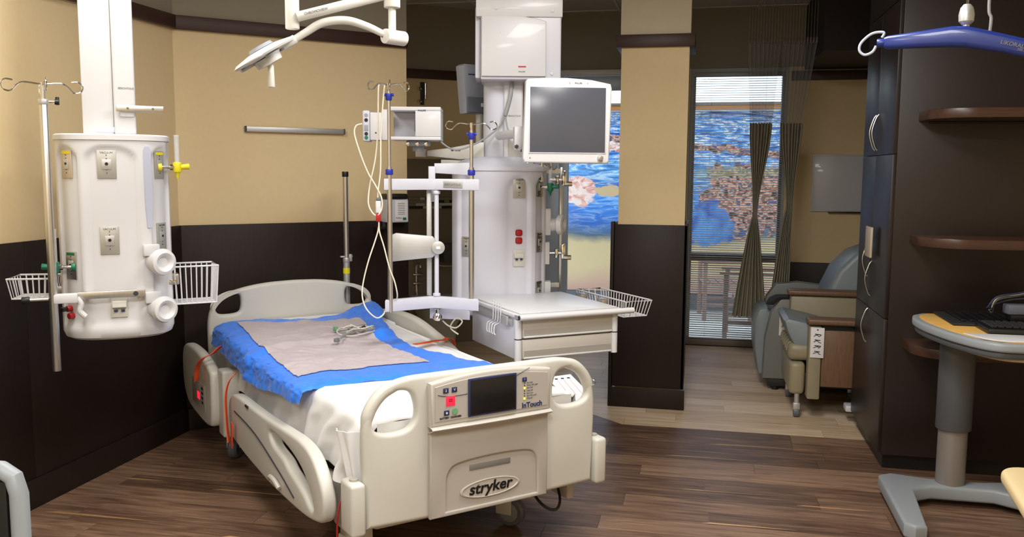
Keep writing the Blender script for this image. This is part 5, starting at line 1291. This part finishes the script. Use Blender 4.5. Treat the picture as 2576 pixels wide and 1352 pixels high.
# ================================================================== COMPUTER DESK
WD = (1.275, 4.36)
t = thing('computer_desk', (*WD, 0), 0, 'grey pedestal computer desk with a yellow laminate top in front of the cupboard', 'desk')
ds = t
Bm().cyl((-.04, .16, .05), (-.04, .16, .40), .066, seg=36).build('lower_column', 'taupe_metal', ds)
b = Bm(); b.cyl((-.04, .16, .37), (-.04, .16, .820), .080, seg=36, bev=.004); b.build('upper_column', 'grey_dark_paint', ds)
def beam(pts, w, z0, z1, name):
    b = Bm(); b.prism(pts, z0, z1, 'z', bev=.014, seg=3); return b.build(name, 'grey_paint', ds)
beam([(-.36, .20), (-.30, .245), (-.12, .20), (.12, .20), (.30, .245), (.36, .20), (.37, -.42), (.33, -.46), (.28, -.44), (.235, .02), (.14, .085), (-.14, .085), (-.235, .02), (-.28, -.44), (-.33, -.46), (-.37, -.42)], 0, .03, .10, 'foot_frame')
for x in (-.325, .325):
    for y in (-.40, .19): Bm().cyl((x, y, 0), (x, y, .03), .02, seg=16).build('foot_pad', 'black', ds)
tp = [(v.x, v.y) for v in spline([V((-.215, .33, 0)), V((-.235, .22, 0)), V((-.225, .05, 0)), V((-.17, -.18, 0)), V((-.10, -.33, 0)), V((-.03, -.395, 0)), V((.06, -.405, 0))], 5)] + [(.95, -.405), (.95, .40), (-.16, .40)]
Bm().prism(tp, .856, .896, 'z', bev=.012, seg=3).build('desk_edge', 'grey_paint', ds)
Bm().prism([(x*.95, y*.96) for x, y in tp], .828, .8555, 'z', bev=.008, seg=2).build('lower_edge', 'grey_dark_paint', ds)
tin = [(x*.93+.012 if x < .5 else x-.02, y*.93) for x, y in tp]
Bm().prism(tin, .8965, .899, 'z', bev=.001).build('desk_top', 'laminate_yellow', ds)
Bm().prism([(-.075, -.33), (-.02, -.372), (.93, -.375), (.93, -.212), (-.125, -.212)], .8995, .905, 'z', bev=.002).build('wrist_strip', 'white', ds)
b = Bm(); b.prism([(x*.86+.04, y*.90) for x, y in tp], .812, .8275, 'z', bev=.006); b.build('under_tray', 'plastic_beige', ds)
b = Bm(); b.prism([(.10, .811), (.16, .80), (.24, .765), (.50, .765), (.60, .80), (.8, .811)], -.16, .18, 'y', bev=.008); b.build('cable_cover', 'plastic_beige', ds)
# things on the desk
z0 = .9
t = thing('keyboard', (WD[0]+.27, WD[1]-.085, z0), 0, 'black keyboard on the yellow desk top behind the wrist strip', 'keyboard')
Bm().bx(-.29, .22, -.12, .09, .0, .026, bev=.006).build('keyboard_body', 'black', t)
b = Bm()
kk = None
for r_ in range(5):
    for c in range(16):
        if kk is None:
            kk = Bm().box((0, 0, 0), (.024, .024, .010), bev=.003, seg=1).build('key', 'black_soft', t); kk.location = (-.262+c*.030, -.085+r_*.034, .0315)
        else:
            q = kk.copy(); COL.objects.link(q); q.parent = t; q.location = (-.262+c*.030, -.085+r_*.034, .0315)
t = thing('black_mat', (WD[0]+.36, WD[1]+.175, z0), 0, 'black ribbed mat and cable tray along the back of the desk top', 'mat')
Bm().bx(-.47, .5, -.165, .2, 0, .012, bev=.004).build('mat', 'black_soft', t)
for k in range(24): Bm().bx(-.42+k*.037, -.40+k*.037, -.11, .18, .0125, .022, bev=.002).build('rib', 'black', t)
t = thing('scanner', (WD[0]+.215, WD[1]+.09, z0+.024), radians(6), 'small grey box scanner with coiled cables on the desk', 'scanner')
Bm().bx(-.085, .095, -.035, .035, .03, .075, bev=.006).build('scanner_body', 'device_grey_dark', t)
Bm().bx(-.07, .08, -.03, .03, .0, .0295, bev=.004).build('scanner_base', 'black', t)
for k, m_ in enumerate(('black', 'grey_dark_paint', 'black', 'chrome', 'black', 'navy')):
    a = k*.35; Bm().tube([(-.16+.02*cos(a), .0, .03+.006*k), (-.13, -.01, .09+.004*k), (-.04, -.02, .115+.003*k), (.08, -.01, .135+.004*k), (.13, .02, .13), (.06, .03, .105), (-.06, .03, .09), (-.15, .02, .06)], .0035, 7, sm=6, closed=True).build('cable', m_, t)
Bm().tube([(.10, -.03, .01), (.15, -.03, .03), (.19, -.03, .08), (.235, -.02, .095), (.26, -.02, .06), (.24, -.02, .02)], .004, 7, sm=6).build('cable', 'steel', t)

# ================================================================== LIFT BAR
BO_ = (.765, 2.93); BAa = toward_cam(*BO_)
t = thing('lift_bar', (*BO_, 0), BAa, 'blue patient lift spreader bar with a white end hook hanging at the upper right', 'lift bar')
def sect(x, y, z, w, h): return [(x, y+a, z+b_) for a, b_ in rrect(-w/2, w/2, -h/2, h/2, min(w, h)*.3, 3)]
b = Bm(); b.loft([sect(-.225, .0, 2.005, .026, .032), sect(-.215, 0, 2.005, .034, .040), sect(-.12, 0, 2.009, .042, .050), sect(-.04, 0, 2.012, .046, .060), sect(0, 0, 2.010, .048, .062), sect(.04, 0, 2.000, .046, .060), sect(.10, -.0, 1.985, .044, .054), sect(.20, 0, 1.955, .040, .052), sect(.235, 0, 1.945, .032, .044)]); b.build('spreader', 'bar_blue', t)
for s, z in ((-1, 2.005), (1, 1.945)):
    Bm().cyl((s*.222, 0, z), (s*.246, 0, z), .014, seg=16, bev=.002).build('end_socket', 'bar_blue' if s < 0 else 'bar_blue', t)
    Bm().tube([(s*.232, 0, z+.016), (s*.228, 0, z+.032), (s*.262, 0, z+.030), (s*.292, 0, z+.004), (s*.296, 0, z-.020), (s*.280, 0, z-.034), (s*.258, 0, z-.026), (s*.248, 0, z-.008)], .0042, 10, sm=6).build('end_hook', 'lens', t)
text('bar_text', 'LIKORALL', .016, 'print_grey', t, (.128, -.0228, 1.977), rot=(pi/2, radians(16), 0)); text('bar_text', '200 kg', .010, 'print_grey', t, (.150, -.0228, 1.960), rot=(pi/2, radians(16), 0))
q = Bm(); q.lathe([(.012, 2.045), (.021, 2.055), (.022, 2.075), (.018, 2.095), (.010, 2.105), (.004, 2.106)], seg=20); q.build('connector', 'alu', t)
Bm().cyl((0, 0, 2.03), (0, 0, 2.046), .010, seg=14).build('swivel', 'steel', t)
Bm().cyl((.0, 0, 2.105), (.0, 0, 2.135), .004, seg=10).build('strap_pin', 'chrome', t)
Bm().bx(-.001, .001, -.011, .011, 2.135, ZC-.06, bev=.0005).build('lift_strap', 'red', t)
Bm().bx(-.09, .09, -.06, .06, ZC-.06, ZC-.007, bev=.01).build('ceiling_trolley', 'white', t)
Bm().tube([(.062, .01, 1.995), (.066, .01, 2.06), (.058, .01, 2.10), (.060, .01, 2.3), (.05, .0, ZC-.06)], .0045, 8, sm=5).build('control_cord', 'cable_grey', t)

# ================================================================== NEAR EDGES OF THE VIEW
t = thing('overbed_table', (1.115, 2.42, 0), radians(-6.7), 'beige table top corner with rounded edge at the lower right of the view', 'table')
Bm().prism(rrect(-.27, .27, -.33, .33, .07, 6), .705, .745, 'z', bev=.014, seg=3).build('table_top', 'table_beige', t)
Bm().bx(-.04, .04, -.03, .03, .10, .7045, bev=.006).build('post', 'taupe_metal', t)
f = Bm(); f.bx(-.22, .26, -.04, .04, .05, .10, bev=.01); f.bx(-.22, -.16, -.26, .26, .05, .10, bev=.01); f.bx(.20, .26, -.26, .26, .05, .10, bev=.01); f.build('base_frame', 'taupe_metal', t)
for x in (-.19, .23):
    for y in (-.22, .22): Bm().cyl((x-.015, y, .026), (x+.015, y, .026), .026, seg=16, bev=.004).build('caster_wheel', 'black', t)

t = thing('cart_frame', (-1.497, 1.66, 0), 0, 'light grey metal frame of a cart with a black panel at the lower left', 'cart')
Bm().tube([(-.50, 0, .04), (-.50, 0, .86), (-.49, 0, .898), (-.46, 0, .913), (-.04, 0, .913), (-.012, 0, .898), (0, 0, .86), (0, 0, .04)], .0205, 16, sm=1).build('tube_frame', 'grey_paint', t)
Bm().bx(-.475, -.026, -.010, .010, .30, .888, bev=.003).build('panel', 'black', t)
for x in (-.50, 0): Bm().bx(x-.025, x+.025, -.22, .22, .05, .09, bev=.01).build('foot_bar', 'white_cool', t)
for x in (-.50, 0):
    for y in (-.19, .19): Bm().cyl((x-.014, y, .026), (x+.014, y, .026), .0255, seg=16, bev=.004).build('caster_wheel', 'black', t)
